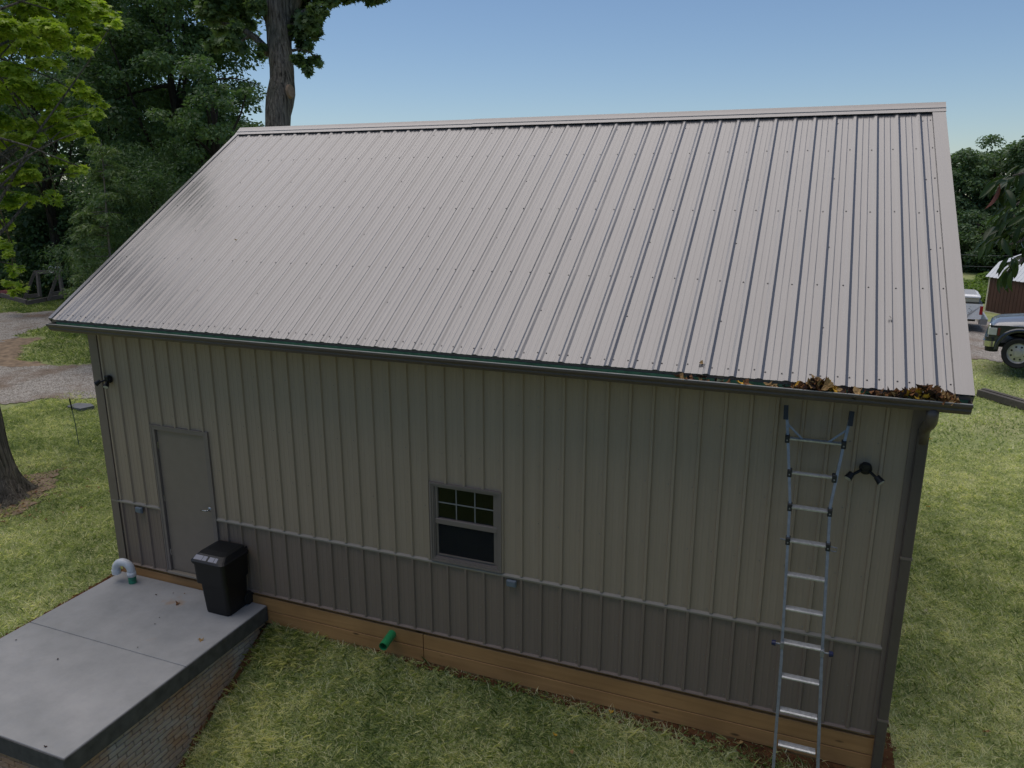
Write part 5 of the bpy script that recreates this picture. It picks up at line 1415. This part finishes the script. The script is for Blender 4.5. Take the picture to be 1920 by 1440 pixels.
    # bumper: painted top, chrome face, dark lower valance
    def bump(x0, z0, z1, d, mat, nm, par=None, fx=1):
        b = MB(); loft(b, [([(x0*fx if False else x, y) for x, y in rrect(x0-.22, x0+d, -HW-.02, HW+.02, .16, 5)], z0), (rrect(x0-.22, x0+d+.015, -HW-.03, HW+.03, .17, 5), z1)]); return b.build(nm, mat, r if par is None else par, smooth=False)
    bp = bump(.73, .53, .68, .14, M['chrome'], 'front_bumper'); bump(.72, .682, .78, .13, M[paint], 'bumper_top', bp); bump(.71, .40, .528, .10, M['black'], 'valance', bp)
    b = MB(); loft(b, [(rrect(-4.95, -4.70, -HW, HW, .06), .44), (rrect(-4.97, -4.68, -HW-.01, HW+.01, .06), .64)]); b.build('rear_bumper', M['truck_sky_bumper'], r)
    # bed: recess rim and tailgate
    b = MB(); b.box((-4.74, -HW+.02, 1.15), (-2.92, HW-.02, 1.185), .01); b.build('bed_rail', M[paint] if not bed_cover else M['black'], r)
    b = MB(); b.box((-4.765, -.74, .68), (-4.752, .74, 1.12), .004); b.build('tailgate', M[paint], r)
    if bed_cover:
        b = MB(); b.box((-4.62, -.86, 1.19), (-3.0, .86, 1.36), .02); tb_ = b.build('tool_box', M['shed_trim'], r)
        b = MB(); loft(b, [(rrect(-4.66, -2.98, -.90, .90, .06), 1.362), (rrect(-4.66, -2.98, -.90, .90, .06), 1.41), (rrect(-4.55, -3.05, -.82, .82, .06), 1.47)]); b.build('lid', M['truck_white'], tb_)
    if decal:
        rnd = random.Random(2); b = MB()
        for k in range(16):
            t = k/15; x = -4.40+.05*math.sin(t*9); z = 1.03-.24*t+rnd.uniform(-.02, .02)
            b.add([(x, HW+.004, z), (x+.03, HW+.004, z+.008), (x+.032, HW+.004, z+.014), (x+.002, HW+.004, z+.008)], [(0, 1, 2, 3)])
        b.build('decal', M['black'], r)
    for cx in (0, -3.65):
        for s in (-1, 1):
            b = MB(); n = 32; vs = []
            prof = [(.27, -.10), (.37, -.125), (.405, -.10), (.41, 0), (.405, .10), (.37, .125), (.27, .10)]
            for k in range(n):
                a = 2*PI*k/n; tr = .006*(k % 2)
                for rr_, yy in prof: vs.append((cx+(rr_-tr*(rr_ > .4))*math.cos(a), s*(.86+yy), .41+(rr_-tr*(rr_ > .4))*math.sin(a)))
            b.add(vs, [(k*7+j, k*7+j+1, ((k+1) % n)*7+j+1, ((k+1) % n)*7+j) for k in range(n) for j in range(6)]); wl = b.build('wheel', M['tyre'], r)
            b = MB(); vs = []
            yo = s*.86; f = s
            prof = [(.272, .10), (.262, .085), (.235, .045), (.12, .06), (.10, .10), (.05, .105), (0.001, .105)]
            for k in range(n):
                a = 2*PI*k/n
                for rr_, yy in prof: vs.append((cx+rr_*math.cos(a), yo+f*yy, .41+rr_*math.sin(a)))
            b.add(vs, [(k*7+j, k*7+j+1, ((k+1) % n)*7+j+1, ((k+1) % n)*7+j) for k in range(n) for j in range(6)]); b.build('rim', M['rim'], wl)
            b = MB()
            for k in range(8):
                a = 2*PI*(k+.5)/8; c = Vector((cx+.175*math.cos(a), yo+f*.052, .41+.175*math.sin(a))); b.cyl(c, c+Vector((0, f*.012, 0)), .026, 10)
            b.build('rim_holes', M['black'], wl)
    # black box across the arches, put in as the dark of the wheel wells
    b = MB(); b.box((-4.6, -.70, .50), (.66, .70, .62)); b.build('wheel_well_dark', M['black'], r)
    return r
gpos = at(1903, 655, 21.6)
gp_ = pickup('dark grey pickup with sky reflection painted on its hood and a chrome bumper on the gravel edge', (gpos.x-.05, gpos.y-.60, gpos.z-.26), math.radians(167), 'truck_grey', 'truck_sky_bumper')
gp_.scale = (.96, .98, 1.02)
wp = at(1838, 575, 27.5)
a_ = math.radians(174)
wpos = wp-Vector((math.cos(a_)*-4.75, math.sin(a_)*-4.75, 0))
pickup('white pickup bed with a lidded tool box showing past the roof edge', (wpos.x, wpos.y, wp.z-.95), a_, 'truck_white', 'truck_white', True, True)

# ------------------------------------------------------------------ power lines
up_ = empty('utility_pole', 'grey wooden utility pole carrying two wires behind the shed', 'pole', (32.5, 44, gzf(32.5, 44)))
b = MB(); b.cyl((0, 0, -.5), (0, 0, 7.5), .15, 12, .10); b.build('post', M['oldwood'], up_)
for z_, (v0, v1) in ((0, (474, 474)), (1, (495, 495))):
    a = at(1700, v0-2, 47); c = at(2110, v1-2, 45); P6 = [a.lerp(c, k/12)-Vector((0, 0, .25*math.sin(PI*k/12))) for k in range(13)]
    b = MB(); b.tube([p-up_.location for p in P6], .012, 5); b.build('wire', M['wire'], up_)
